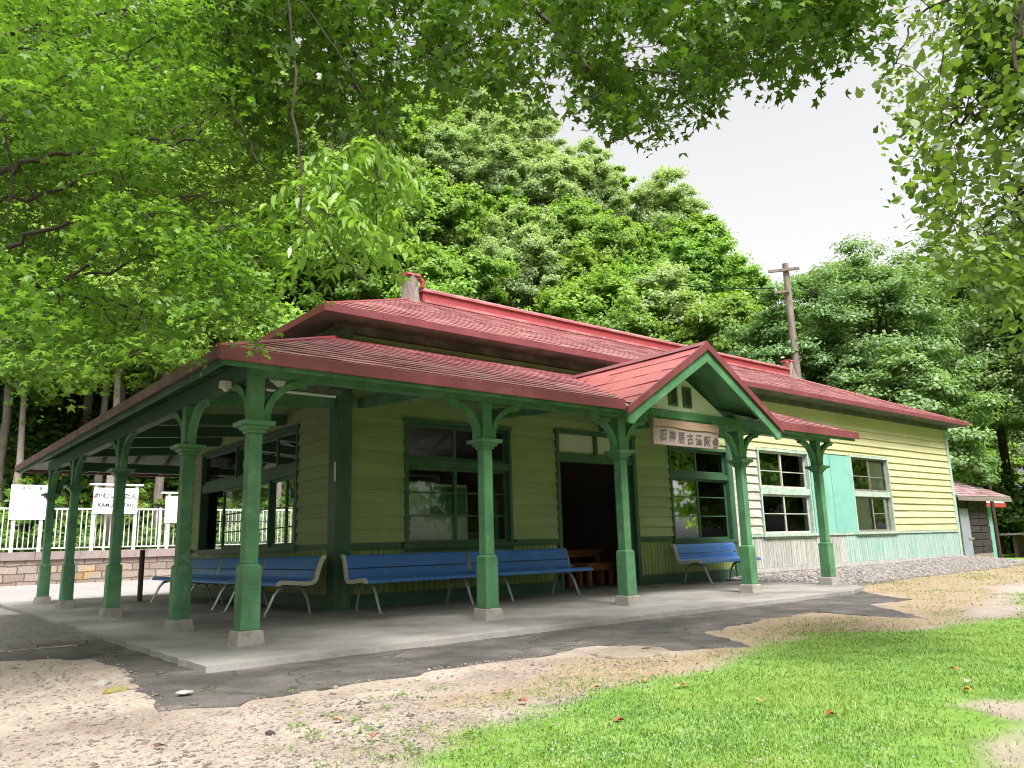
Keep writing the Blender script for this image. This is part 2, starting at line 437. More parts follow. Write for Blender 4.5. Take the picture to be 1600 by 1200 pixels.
def thr(sock, lo, hi):
    ad = N.new('ShaderNodeMath'); ad.operation = 'MULTIPLY_ADD'; ad.inputs[1].default_value = .7; L.new(n2.outputs['Fac'], ad.inputs[0])
    L.new(sock, ad.inputs[2])
    mr = N.new('ShaderNodeMapRange'); mr.inputs['From Min'].default_value = lo; mr.inputs['From Max'].default_value = hi
    L.new(ad.outputs[0], mr.inputs['Value']); return mr.outputs[0]
c = mixc(N, L, thr(sep.outputs[1], .65, 1.0), c, straw.outputs[0])
soil = ramp(N, (.3,.5,.7), ((.09,.17,.028), (.17,.30,.055), (.23,.33,.085))); L.new(n3.outputs['Fac'], soil.inputs['Fac'])
c = mixc(N, L, thr(sep.outputs[0], .72, 1.0), c, soil.outputs[0])
grc = ramp(N, (.35,.5,.65), ((.10,.09,.082), (.17,.152,.142), (.235,.212,.20))); L.new(n2.outputs['Fac'], grc.inputs['Fac'])
c = mixc(N, L, thr(sep.outputs[2], .7, .95), c, grc.outputs[0])
L.new(c, P.inputs['Base Color']); P.inputs['Roughness'].default_value = .95; P.inputs['Specular IOR Level'].default_value = .2
b = N.new('ShaderNodeBump'); b.inputs['Strength'].default_value = .5; b.inputs['Distance'].default_value = .02
L.new(n2.outputs['Fac'], b.inputs['Height']); L.new(b.outputs[0], P.inputs['Normal'])
me.materials.append(m)
tag(link(bpy.data.objects.new('ground', me)), kind='structure')

def poly_sheet(name, poly, z, mat, thick=0.0, jag=0.0, seed=0, zf=None):
    """flat sheet with an irregular edge"""
    r = np.random.default_rng(seed)
    pts = []
    n = len(poly)
    for i in range(n):
        a, b = np.array(poly[i], float), np.array(poly[(i+1) % n], float)
        L_ = np.linalg.norm(b-a)
        k = max(1, int(L_/.12)) if jag else 1
        nrm = np.array([-(b-a)[1], (b-a)[0]])/(L_+1e-9)
        for q in range(k):
            p = a+(b-a)*q/k
            if jag and q: p = p+nrm*r.normal(0, jag)
            pts.append(p)
    mb = MB()
    k = len(pts)
    vs = [(p[0], p[1], z+(float(zf(p[0], p[1])) if zf else 0)) for p in pts]
    if thick:
        vs2 = [(p[0], p[1], v[2]-thick) for p, v in zip(pts, vs)]
        mb.add(vs+vs2, [tuple(range(k))]+[(i, (i+1) % k, k+(i+1) % k, k+i) for i in range(k)])
    else:
        mb.add(vs, [tuple(range(k))])
    return mb.build(name, mat)

# worn asphalt apron: cracks, dust, moss
m, t, P, N, L = nodes('worn_asphalt')
tc = N.new('ShaderNodeTexCoord'); vec = tc.outputs['Object']
n1 = noise(N, L, vec, 1.6, 6, .65); n2 = noise(N, L, vec, 70, 5, .7)
wv = N.new('ShaderNodeMapping'); L.new(vec, wv.inputs['Vector'])
nw = noise(N, L, vec, 3, 4, .6)
addv = N.new('ShaderNodeVectorMath'); addv.operation = 'MULTIPLY_ADD'; addv.inputs[1].default_value = (.5,.5,.5)
L.new(nw.outputs['Color'], addv.inputs[0]); L.new(vec, addv.inputs[2])
vo = N.new('ShaderNodeTexVoronoi'); vo.feature = 'DISTANCE_TO_EDGE'; vo.inputs['Scale'].default_value = 1.5
L.new(addv.outputs[0], vo.inputs['Vector'])
cr = ramp(N, (.0,.012,.03), ((0,0,0), (.25,.25,.25), (1,1,1))); L.new(vo.outputs['Distance'], cr.inputs['Fac'])
base = ramp(N, (.3,.48,.62,.72), ((.055,.051,.048), (.095,.088,.083), (.14,.128,.12), (.22,.19,.165))); L.new(n1.outputs['Fac'], base.inputs['Fac'])
sp = ramp(N, (.35,.65), ((.75,.75,.75), (1.25,1.25,1.25))); L.new(n2.outputs['Fac'], sp.inputs['Fac'])
c = mixc(N, L, 1.0, base.outputs[0], sp.outputs[0], 'MULTIPLY')
n4 = noise(N, L, vec, 1.1, 3, .6)
mask = ramp(N, (.36,.5), ((1,1,1), (0,0,0))); L.new(n4.outputs['Fac'], mask.inputs['Fac'])
crk = mixc(N, L, mask.outputs[0], cr.outputs[0], (1,1,1))
c = mixc(N, L, crk, (.05,.055,.03), c)
L.new(c, P.inputs['Base Color']); P.inputs['Roughness'].default_value = .9; P.inputs['Specular IOR Level'].default_value = .25
b = N.new('ShaderNodeBump'); b.inputs['Strength'].default_value = .5; b.inputs['Distance'].default_value = .01
L.new(n2.outputs['Fac'], b.inputs['Height']); L.new(b.outputs[0], P.inputs['Normal'])
tag(poly_sheet('path', ASPHALT, -.050, m, .05, .03, 3), kind='structure')

# concrete porch slab with a worn, stepped edge
SLAB = [(-3.25,-4.22),(6.45,-4.22),(7.5,-3.85),(8.15,-3.2),(8.3,-2.2),(8.3,-.05),(-.0,-.05),(-.0,6.55),(8,6.55),(8,8.2),(-3.1,8.2)]
m, t, P, N, L = nodes('porch_concrete')
tc = N.new('ShaderNodeTexCoord'); vec = tc.outputs['Object']
n1 = noise(N, L, vec, .8, 7, .65); n2 = noise(N, L, vec, 45, 6, .7); n3 = noise(N, L, vec, 2.3, 8, .75)
base = ramp(N, (.34,.5,.64), ((.17,.158,.145), (.29,.275,.255), (.37,.355,.335))); L.new(n1.outputs['Fac'], base.inputs['Fac'])
wear = ramp(N, (.60,.66), ((0,0,0), (1,1,1))); L.new(n3.outputs['Fac'], wear.inputs['Fac'])
c = mixc(N, L, wear.outputs[0], base.outputs[0], (.43,.41,.37))
sp = ramp(N, (.3,.7), ((.8,.8,.8), (1.12,1.12,1.12))); L.new(n2.outputs['Fac'], sp.inputs['Fac'])
c = mixc(N, L, 1.0, c, sp.outputs[0], 'MULTIPLY')
L.new(c, P.inputs['Base Color']); P.inputs['Roughness'].default_value = .7; P.inputs['Specular IOR Level'].default_value = .35
b = N.new('ShaderNodeBump'); b.inputs['Strength'].default_value = .25; b.inputs['Distance'].default_value = .01
L.new(n2.outputs['Fac'], b.inputs['Height']); L.new(b.outputs[0], P.inputs['Normal'])
tag(poly_sheet('pavement', SLAB, 0, m, .2, .008, 5), kind='structure')
# old setts left of the slab and the light track-side paving behind
def brickmat(name, c1, c2, mortar, sx, sy, msize):
    m, t, P, N, L = nodes(name)
    tc = N.new('ShaderNodeTexCoord')
    br = N.new('ShaderNodeTexBrick')
    br.inputs['Color1'].default_value = (*c1,1); br.inputs['Color2'].default_value = (*c2,1); br.inputs['Mortar'].default_value = (*mortar,1)
    br.inputs['Scale'].default_value = 1; br.inputs['Brick Width'].default_value = sx; br.inputs['Row Height'].default_value = sy
    br.inputs['Mortar Size'].default_value = msize; br.inputs['Mortar Smooth'].default_value = .4
    L.new(tc.outputs['Object'], br.inputs['Vector'])
    n2 = noise(N, L, tc.outputs['Object'], 9, 7, .7)
    sp = ramp(N, (.3,.7), ((.7,.7,.7), (1.2,1.2,1.2))); L.new(n2.outputs['Fac'], sp.inputs['Fac'])
    c = mixc(N, L, 1.0, br.outputs['Color'], sp.outputs[0], 'MULTIPLY')
    L.new(c, P.inputs['Base Color']); P.inputs['Roughness'].default_value = .85
    return m
setts = brickmat('old_setts', (.13,.12,.11), (.17,.16,.145), (.06,.06,.05), .45, .3, .012)
tag(poly_sheet('path', [(-14,-1.05),(-3.22,-.93),(-3.12,4.6),(-14,4.9)], -.03, setts, .08, .006, 8), kind='structure')
platform_m = brickmat('light_platform_concrete', (.31,.29,.285), (.345,.32,.315), (.22,.205,.20), 3.0, 2.0, .02)
mb = MB(); mb.box((-40,4.75,-.4), (-3.14,22,-.045)); mb.box((-3.12,8.22,-.4), (60,22,-.05)); 
tag(mb.build('pavement', platform_m), kind='structure')

# ---------------------------------------------------------------- the station building
D_, LEN = 6.6, 21.4
B = tag(empty('station_building', (0, 0, 0)), 'old wooden station house with red roofs, yellow clapboard walls and a green pillared veranda', 'building')
FT = lambda u, o, z: (u, -o, z)
LT = lambda u, o, z: (-o, u, z)
BT = lambda u, o, z: (u, D_+o, z)
RT = lambda u, o, z: (LEN+o, u, z)
def intervals(u0, u1, z0, z1, ops):
    cut = [(a, b) for a, b, c_, d_ in ops if c_ < z1-1e-4 and d_ > z0+1e-4]
    res, cur = [], u0
    for a, b in sorted(cut):
        if a > cur: res.append((cur, min(a, u1)))
        cur = max(cur, b)
    if cur < u1: res.append((cur, u1))
    return [(a, b) for a, b in res if b-a > .004]
def shell(mb, u0, u1, z0, z1, ops, o0=-.12, o1=0.0):
    zs = sorted({z0, z1, *[c for o in ops for c in o[2:4] if z0 < c < z1]})
    for za, zb in zip(zs[:-1], zs[1:]):
        for a, b in intervals(u0, u1, za, zb, ops):
            mb.box((a, o0, za), (b, o1, zb))
def clap(mb, u0, u1, z0, z1, ops, step=.2, r=None):
    n = max(1, round((z1-z0)/step)); st = (z1-z0)/n
    # board joints so the courses are not endless
    zcuts = sorted({z0+i*st for i in range(n+1)})
    for i in range(n):
        a0, a1 = z0+i*st, z0+(i+1)*st
        # split by opening edges inside the course
        zz = sorted({a0, a1, *[c for o in ops for c in o[2:4] if a0+.01 < c < a1-.01]})
        for za, zb in zip(zz[:-1], zz[1:]):
            for a, b in intervals(u0, u1, za, zb, ops):
                parts = [a]
                if r is not None and b-a > 3:
                    parts += sorted(r.uniform(a+.8, b-.8, 1+int((b-a)/4)))
                parts.append(b)
                for p, q in zip(parts[:-1], parts[1:]):
                    f0, f1 = 1-(za-a0)/st, 1-(zb-a0)/st
                    ja, jb = (r.normal(0, .0022, 2) if r is not None else (0, 0))
                    A0, A1, T0 = .006+.034*f0+ja, .006+.034*f0+jb, .006+.034*f1
                    mb.add([(p+.001,0,za),(q-.001,0,za),(q-.001,A1,za),(p+.001,A0,za),(p+.001,T0,zb+.001),(q-.001,T0,zb+.001),(p+.001,0,zb+.001),(q-.001,0,zb+.001)],
                           [(0,1,2,3),(3,2,5,4),(0,3,4,6),(1,7,5,2)])
def vboards(mb, u0, u1, z0, z1, ops, wd=.095, r=None):
    n = max(1, int((u1-u0)/wd)); st = (u1-u0)/n
    for i in range(n):
        a, b = u0+i*st+.006, u0+(i+1)*st-.006
        zz = [(z0, z1)]
        for o in ops:
            if o[0] < b and o[1] > a:
                zz = [(p, q) for (c_, d_) in zz for p, q in ((c_, min(d_, o[2])), (max(c_, o[3]), d_)) if q-p > .02]
        for p, q in zz:
            mb.box((a, .002, p), (b, .018+(r.normal(0, .0015) if r is not None else 0), q))
W1 = (1.12,3.19,.87,2.79); DOOR = (4.33,6.36,0,2.84); W2 = (7.49,9.47,.81,2.74)
W3 = (10.70,12.85,.90,2.87); W4 = (15.02,17.12,.90,2.92); PANEL = (12.93,14.98,.91,2.90)
WL = (1.42,5.93,.90,2.80); WB = (.45,6.2,.85,2.7); WB2 = (7.2,9.2,.85,2.7)
FOPS = [W1, DOOR, W2, W3, W4]
# shells (dark inside boarding)
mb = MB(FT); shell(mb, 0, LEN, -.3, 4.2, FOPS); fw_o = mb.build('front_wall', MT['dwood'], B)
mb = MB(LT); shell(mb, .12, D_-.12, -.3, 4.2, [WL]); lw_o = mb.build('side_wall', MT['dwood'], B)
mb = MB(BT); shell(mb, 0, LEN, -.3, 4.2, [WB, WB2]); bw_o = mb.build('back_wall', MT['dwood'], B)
mb = MB(RT); shell(mb, .12, D_-.12, -.3, 4.2, []); clap(mb, .12, D_-.12, .1, 4.2, []); mb.build('side_wall', MT['yellow'], B)
r0 = np.random.default_rng(11)
BAND = .86
mb = MB(FT); clap(mb, .13, 9.60, BAND+.06, 4.05, FOPS, .2, r0); mb.build('clapboards', MT['olive'], fw_o)
mb = MB(FT); clap(mb, 9.84, W3[0]-.06, BAND+.06, 2.85, [], .2, r0); mb.build('clapboards', MT['oldwhite'], fw_o)
mb = MB(FT); clap(mb, 9.84, 21.30, 2.85, 4.07, [(a, b, c_, d_+.06) for a, b, c_, d_ in (W3, W4)]+[(12.85,15.02,2.8,2.93)], .2, r0)
clap(mb, 17.20, 21.30, BAND+.06, 2.85, [], .2, r0); mb.build('clapboards', MT['yellow'], fw_o)
mb = MB(LT); clap(mb, .13, D_-.1, BAND+.06, 4.05, [WL], .2, r0); mb.build('clapboards', MT['olive'], lw_o)
for a, b in ((.13, 4.24), (6.44, 9.46)):
    mb = MB(FT); vboards(mb, a, b, .19, BAND-.005, [W1, W2], .10, r0); mb.build('wainscot', MT['olive2'], fw_o)
mb = MB(LT); vboards(mb, .13, D_-.1, .19, BAND-.005, [WL], .10, r0); mb.build('wainscot', MT['olive2'], lw_o)
mb = MB(FT); vboards(mb, 9.84, 14.3, .16, BAND-.005, [], .105, r0); mb.build('wainscot', MT['greyworn'], fw_o)
mb = MB(FT); vboards(mb, 14.3, 21.30, .16, BAND-.005, [], .105, r0); mb.build('wainscot', MT['turqworn'], fw_o)
# bands, baseboards
for a, b in ((.13, W1[0]-.1), (W1[1]+.1, DOOR[0]-.05), (DOOR[1]+.07, W2[0]-.1)):
    mb = MB(FT); mb.box((a, 0, BAND-.02), (b, .045, BAND+.055)); mb.box((a, 0, BAND-.05), (b, .03, BAND-.021))
    mb.build('sill_band', MT['dgreen'], fw_o)
mb = MB(FT)
mb.box((9.84, 0, BAND-.01), (21.3, .05, BAND+.05)); mb.build('sill_band', MT['fframe'], fw_o)
for a, b in ((.13, DOOR[0]-.05), (DOOR[1]+.07, 9.46)):
    mb = MB(FT); mb.box((a, 0, -.02), (b, .035, .185)); mb.build('baseboard', MT['dgreen'], fw_o)
mb = MB(LT); mb.box((.13, 0, -.02), (D_-.1, .035, .185)); mb.build('baseboard', MT['dgreen'], lw_o)
mb = MB(LT); mb.box((.13, 0, BAND-.02), (WL[0]-.08, .045, BAND+.055)); mb.build('sill_band', MT['dgreen'], lw_o)
mb = MB(FT); mb.box((9.84, 0, .06), (21.36, .045, .155)); mb.build('baseboard', MT['greyworn'], fw_o)
mb = MB(FT); mb.box((9.84, 0, -.3), (21.42, .03, .058)); mb.build('foundation', MT['stone'], B)
# corner posts
mb = MB(); mb.box((-.12,-.12,-.03), (.125,.125,4.06)); pil = mb.build('corner_post', MT['post'], B)
mb = MB(FT); mb.box((21.28, 0, .06), (21.46, .05, 4.06)); mb.build('corner_post', MT['fframe'], B)
mb = MB(FT); mb.box((9.47, 0, 0), (9.62, .06, 4.0)); mb.build('corner_post', MT['dgreen'], B)
mb = MB(FT); mb.box((9.64, 0, 0), (9.82, .045, 4.0)); mb.build('corner_post', MT['oldwhite'], B)
mb = MB(LT); mb.box((D_-.1, -.1, -.03), (D_+.1, .06, 4.06)); mb.build('corner_post', MT['post'], B)

def sash(mb, gl, T, u0, u1, z0, z1, muns=(), vm=(), st=.045, o0=-.05, o1=-.01):
    mb.box((u0, o0, z0), (u0+st, o1, z1)); mb.box((u1-st, o0, z0), (u1, o1, z1))
    mb.box((u0+st, o0, z0), (u1-st, o1, z0+st*1.2)); mb.box((u0+st, o0, z1-st), (u1-st, o1, z1))
    for z in muns: mb.box((u0+st, o0+.008, z-.011), (u1-st, o1-.004, z+.011))
    for u in vm: mb.box((u-.011, o0+.006, z0+st*1.2), (u+.011, o1-.006, z1-st))
    om = (o0+o1)/2
    gl.add([(u0+st*.6, om, z0+st*.6), (u1-st*.6, om, z0+st*.6), (u1-st*.6, om, z1-st*.6), (u0+st*.6, om, z1-st*.6)], [(0,1,2,3)])
def window(T, op, t0, t1, upper, lower, mat, smat=None, case=.065, sill=True, skip=()):
    """upper / lower: lists of (u0, u1, [muntin heights], [vertical muntins])"""
    u0, u1, z0, z1 = op
    smat = smat or mat
    mb = MB(T)
    mb.box((u0-case*.5, -.11, z0), (u0+.02, .05, z1)); mb.box((u1-.02, -.11, z0), (u1+case*.5, .05, z1))
    mb.box((u0-case*.5-.02, -.11, z1-.02), (u1+case*.5+.02, .055, z1+.045))
    mb.box((u0-.09, -.11, z0-.05), (u1+.09, .085, z0+.012))
    mb.box((u0-.03, .0, z0-.10), (u1+.03, .04, z0-.051))
    mb.box((u0+.02, -.09, t0), (u1-.02, .03, t1))
    wn = mb.build('window', mat, B)
    k = 0
    for grp, (za, zb) in ((upper, (t1, z1-.02)), (lower, (z0+.012, t0))):
        for j, (a, b, mu, vm) in enumerate(grp):
            if k in skip: k += 1; continue
            sm, gl = MB(T), MB(T)
            off = .0 if j % 2 == 0 else -.042
            sash(sm, gl, T, a, b, za+.002, zb-.002, mu, vm, o0=-.05+off, o1=-.01+off)
            s_ = sm.build('sash', smat, wn); gl.build('pane', MT['glass'], wn)
            k += 1
    return wn
w1 = window(FT, W1, 2.08, 2.20, [(1.14,2.09,(),()), (2.07,3.17,(),())], [(1.14,2.10,(1.68,1.32),()), (2.06,3.17,(1.68,1.32),())], MT['dgreen'])
w2 = window(FT, W2, 2.10, 2.22, [(7.51,8.42,(),()), (8.40,9.45,(),())], [(7.51,8.42,(1.72,1.32),()), (8.40,9.45,(1.72,1.32),())], MT['dgreen'])
w3 = window(FT, W3, 1.83, 1.98, [(10.72,11.72,(2.38,),()), (11.70,12.83,(2.38,),())], [(10.72,11.72,(1.38,),()), (11.70,12.83,(1.38,),())], MT['fframe'], MT['oldwhite'])
w4 = window(FT, W4, 1.85, 1.99, [(15.04,16.09,(2.40,),()), (16.07,17.10,(2.40,),())], [(15.04,16.09,(),()), (16.07,17.10,(1.40,),())], MT['fframe'], MT['stump'])
wl = window(LT, WL, 2.03, 2.20, [(1.44,2.34,(),()), (2.32,4.2,(),()), (4.18,5.91,(),())], [(1.44,1.92,(1.55,1.22),()), (1.90,2.60,(1.55,1.22),()), (2.58,4.8,(1.55,1.22),(3.6,))], MT['dgreen'])
wb = window(BT, WB, 2.05, 2.17, [(.47,2.4,(),()), (2.38,4.3,(),()), (4.28,6.18,(),())], [(.47,1.9,(1.5,),()), (1.88,3.3,(1.5,),()), (3.28,4.75,(1.5,),()), (4.73,6.18,(1.5,),())], MT['dgreen'])
wb2 = window(BT, WB2, 2.05, 2.17, [(7.22,8.2,(),()), (8.18,9.18,(),())], [(7.22,8.2,(1.5,),()), (8.18,9.18,(1.5,),())], MT['dgreen'])
# curtains in the far right window
for a, b in ((15.08,15.60),(15.60,16.05),(16.12,16.58),(16.58,17.06)):
    mb = MB(FT); n = 22
    ph = a*7
    vs, fs = [], []
    for i in range(n+1):
        u = a+(b-a)*i/n; o = -.125+.016*math.sin(i*1.25+ph)+.01*math.sin(i*2.9)
        vs += [(u, o, 1.0), (u, o, 2.83)]
    mb.add(vs, [(2*i, 2*i+2, 2*i+3, 2*i+1) for i in range(n)])
    mb.build('curtain', MT['curtain'], w4, smooth=True)
mb = MB(FT); mb.box((15.05,-.105,.93),(16.04,-.10,1.84)); mb.build('curtain', MT['curtain'], w4)
# turquoise board between the right windows
mb = MB(FT); mb.box((PANEL[0], .0, PANEL[2]), (13.90, .045, PANEL[3])); mb.box((13.91, .0, PANEL[2]), (PANEL[1], .052, PANEL[3]))
mb.build('shutter_board', MT['turq'], B)
# doorway: casing, transom lights, the slid-back leaf
mb = MB(FT)
mb.box((4.28,-.11,0), (4.36,.05,2.84)); mb.box((6.33,-.11,0), (6.42,.05,2.84)); mb.box((4.26,-.11,2.82), (6.44,.055,2.90)); mb.box((4.36,-.09,2.30), (6.33,.03,2.46))
mb.box((5.31,-.08,2.46), (5.39,.02,2.82)); mb.box((4.36,-.12,-.02),(6.33,.0,.03))
dr = mb.build('doorway', MT['dgreen'], B)
for a, b in ((4.36,5.31),(5.39,6.33)):
    mb = MB(FT); mb.box((a,-.05,2.46), (b,-.03,2.82)); mb.build('transom_light', paint('frosted_light', (.50,.49,.42), None, rough=.4, var=.06, bump=.05) if a < 5 else bpy.data.materials['frosted_light'], dr)
mb = MB(FT); mb.box((5.90,-.085,.03), (6.33,-.045,2.30))
for z in (.12,.72,1.3,1.85): mb.box((5.93,-.045,z), (6.31,-.035,z+.05))
mb.build('sliding_door', MT['dgreen'], dr)

# interior
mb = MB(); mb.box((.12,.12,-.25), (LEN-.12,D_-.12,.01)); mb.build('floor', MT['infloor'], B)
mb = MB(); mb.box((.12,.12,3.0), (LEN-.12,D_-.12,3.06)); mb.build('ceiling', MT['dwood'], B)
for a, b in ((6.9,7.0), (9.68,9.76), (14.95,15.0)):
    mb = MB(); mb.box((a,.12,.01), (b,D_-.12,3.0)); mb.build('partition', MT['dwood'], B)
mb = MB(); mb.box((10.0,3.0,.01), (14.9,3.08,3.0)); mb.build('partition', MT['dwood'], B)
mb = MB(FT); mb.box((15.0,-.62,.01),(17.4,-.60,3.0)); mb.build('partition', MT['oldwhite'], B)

# ---- roofs
def roof_face(mb, A0, B0, A1, B1, course, pw, r, raise_=.013, jit=.0025, skip=None):
    """sheet-metal courses on the quad eave A0-B0, top A1-B1"""
    A0, B0, A1, B1 = (np.array(q, float) for q in (A0, B0, A1, B1))
    e = (B0-A0); Lw = np.linalg.norm(e); e /= Lw
    la1 = np.dot(A1-A0, e); lb1 = np.dot(B1-A0, e)
    upd = (A1-A0)-e*la1; S = np.linalg.norm(upd); upd /= S
    nrm = np.cross(e, upd)
    if nrm[2] < 0: nrm = -nrm
    n = max(1, round(S/course)); st = S/n
    lim = lambda s_: (la1*s_/S, Lw+(lb1-Lw)*s_/S)
    for i in range(n):
        s0, s1 = i*st, (i+1)*st
        l0, r0_ = lim(s0); l1, r1_ = lim(s1)
        u = min(l0, l1)-(pw*.5 if i % 2 else 0)-r.uniform(0, .02)
        while u < max(r0_, r1_):
            a, b = u, u+pw
            a0, b0 = np.clip([a, b], l0, r0_); a1, b1 = np.clip([a, b], l1, r1_)
            u = b
            if b0-a0 < .01 and b1-a1 < .01: continue
            j = r.normal(0, jit, 4)
            if skip and all(skip(A0+e*uu+upd*ss) for uu, ss in ((a0,s0),(b0,s0),(b1,s1),(a1,s1))): continue
            def pt(uu, ss, h): return A0+e*uu+upd*ss+nrm*h
            p = [pt(a0+.002, s0-.004, raise_+j[0]), pt(b0-.002, s0-.004, raise_+j[1]), pt(b1-.002, s1, .004+j[2]*.4), pt(a1+.002, s1, .004+j[3]*.4), pt(a0+.002, s0+.014, -.006), pt(b0-.002, s0+.014, -.006)]
            mb.add(p, [(0,1,2,3),(4,5,1,0)])
def slab_quad(mb, q, th):
    q = [np.array(p, float) for p in q]
    lo = [p-np.array([0, 0, th]) for p in q]
    n = len(q)
    mb.add(q+lo, [tuple(range(n)), tuple(range(2*n-1, n-1, -1))]+[(i, n+i, n+(i+1) % n, (i+1) % n) for i in range(n)])
rr = np.random.default_rng(5)
XL, YF, YB, XR, ZE, ZT = -3.06, -3.61, 7.8, 8.42, 2.62, 3.98
# lower (veranda) roof: deck + metal courses + fascia
mb = MB()
GX0, GX1, GXC, GZ = 2.24, 5.82, 4.03, 3.66
YM = -2.92
ZB = 3.10
XHB = XL+(ZB-ZE)*3.06/1.36
ZM = ZE+(YM-YF)*(ZT-ZE)/3.61
for q in ([(XL,YF,ZE),(GX0+.06,YF,ZE),(GX0+.06,YM,ZM),(XL+(YM-YF)*3.06/3.61,YM,ZM)], [(GX1-.06,YF,ZE),(XR,YF,ZE),(XR,YM,ZM),(GX1-.06,YM,ZM)], [(XL+(YM-YF)*3.06/3.61,YM,ZM),(XR,YM,ZM),(XR,0,ZT),(0,0,ZT)], [(XL,YB,ZE),(XL,YF,ZE),(0,0,ZT),(0,D_,ZT),(XHB,D_,ZB)], [(XR,YB,ZE),(XL,YB,ZE),(XHB,D_,ZB),(XR,D_,ZB)]):
    slab_quad(mb, [(p[0],p[1],p[2]-.012) for p in q], .03)
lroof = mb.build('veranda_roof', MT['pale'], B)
mb = MB()
under_gable = lambda p: p[2] < GZ-.627*abs(p[0]-GXC)-.07
roof_face(mb, (XL,YF,ZE), (XR,YF,ZE), (0,0,ZT), (XR,0,ZT), .245, .46, rr, skip=under_gable)
roof_face(mb, (XL,YB,ZE), (XL,YF,ZE), (0,D_,ZT), (0,0,ZT), .245, .46, rr, skip=lambda p: p[2] > ZE+(YB-p[1])*.4+.03 and p[1] > D_)
roof_face(mb, (XR,YB,ZE), (XL,YB,ZE), (XR,D_,ZB), (XHB,D_,ZB), .35, .9, rr)
mb.build('roof_sheets', MT['roof'], lroof)
for p, q in (((XL,YF,ZE+.018),(0,0,ZT+.018)), ((XL,YB,ZE+.018),(XHB,D_,ZB+.018))):
    mb = MB(); mb.tube([p, q], .022, 8); mb.build('hip_cap', MT['ridge'], lroof)
def fascia_run(mb, pts, h0, h1, th, inset=0):
    for p, q in zip(pts[:-1], pts[1:]):
        p, q = np.array(p, float), np.array(q, float)
        d_ = (q-p); d_[2] = 0; L_ = np.linalg.norm(d_); d_ /= L_
        nn = np.array([-d_[1], d_[0], 0])    # inward
        n = max(1, round(L_/.93))
        for i in range(n):
            a, b = p+(q-p)*i/n, p+(q-p)*(i+1)/n
            j = rr.normal(0, .002)
            A = a+d_*.0012+nn*(inset+j); Bq = b-d_*.0012+nn*(inset+j)
            mb.add([A+(0,0,h0),Bq+(0,0,h0),Bq+nn*th+(0,0,h0),A+nn*th+(0,0,h0),A+(0,0,h1),Bq+(0,0,h1),Bq+nn*th+(0,0,h1),A+nn*th+(0,0,h1)],
                   [(3,2,1,0),(4,5,6,7),(0,1,5,4),(1,2,6,5),(2,3,7,6),(3,0,4,7)])
GX0, GX1, GXC, GZ = 2.24, 5.82, 4.03, 3.66
for run in ([(XL,YF,ZE),(GX0,YF,ZE)], [(GX1,YF,ZE),(XR,YF,ZE)], [(XR,YB,ZE),(XL,YB,ZE)], [(XR,YF+.02,ZE),(XR,0,ZT)]):
    mb = MB(); fascia_run(mb, run, -.098, .022, .03, -.012); mb.build('fascia', MT['fascia'], lroof)
mb = MB(); fascia_run(mb, [(XL,YB,ZE),(XL,YF,ZE)], -.085, .022, .03, -.012); mb.build('fascia', paint('brown_weathered_fascia', (.10,.050,.045), (.17,.10,.085), (.5,.65), 6, rough=.6, var=.25, bump=.3), lroof)
for a, b, mt in (((XL,YB-.05,ZE),(XL,YF+.06,ZE),'dgreen'), ((XL+.05,YF,ZE),(GX0,YF,ZE),'green'), ((GX1,YF,ZE),(XR-.05,YF,ZE),'green')):
    mb = MB(); fascia_run(mb, [a, b], -.132, -.045, .03, .05); mb.build('eave_board', MT[mt], lroof)
# rafters
def roofz(x, y):
    if y < 0 and x > XL+(y-YF)*(3.06/3.61): return ZE+(y-YF)*(ZT-ZE)/3.61
    return ZE+(x-XL)*(ZT-ZE)/3.06
for x in np.arange(-2.6, 8.4, .62):
    ytop = min(-.02, YF+(x-XL)*3.61/3.06) if x < 0 else -.02
    if ytop-(YF+.1) < .2: continue
    y0, y1 = (YF+.1 if not GX0 < x < GX1 else YM+.02), ytop
    mb = MB(); mb.beam((x,y0,ZE+(y0-YF)*.3767-.085), (x,y1,ZE+(y1-YF)*.3767-.085), .05, .075); mb.build('rafter', MT['green'], lroof)
for y in np.arange(-3.0, 7.7, .62):
    xtop = -.02
    if y < 0: xtop = min(-.02, XL+(y-YF)*3.06/3.61)
    if y > D_: xtop = XL+(YB-y)*.4/.4444
    x0 = XL+.1
    if xtop-x0 < .25: continue
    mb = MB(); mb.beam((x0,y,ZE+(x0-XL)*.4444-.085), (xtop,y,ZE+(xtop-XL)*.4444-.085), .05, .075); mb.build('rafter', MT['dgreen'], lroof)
mb = MB(); mb.beam((XL+.1,YF+.1,ZE-.06), (-.05,-.05,ZT-.09), .09, .12); mb.build('hip_rafter', MT['green'], lroof)

mb = MB(); mb.prism([(XHB,ZB-.05),(-.0,ZB-.05),(-.0,ZT-.06)], 1, D_-.03, D_+.0); mb.build('roof_end_board', MT['soffit'], lroof)
for x in np.arange(-1.6, 8.2, .62):
    mb = MB(); mb.beam((x,YB-.1,ZE-.045), (x,D_+.02,ZB-.085), .05, .075); mb.build('rafter', MT['dgreen'], lroof)
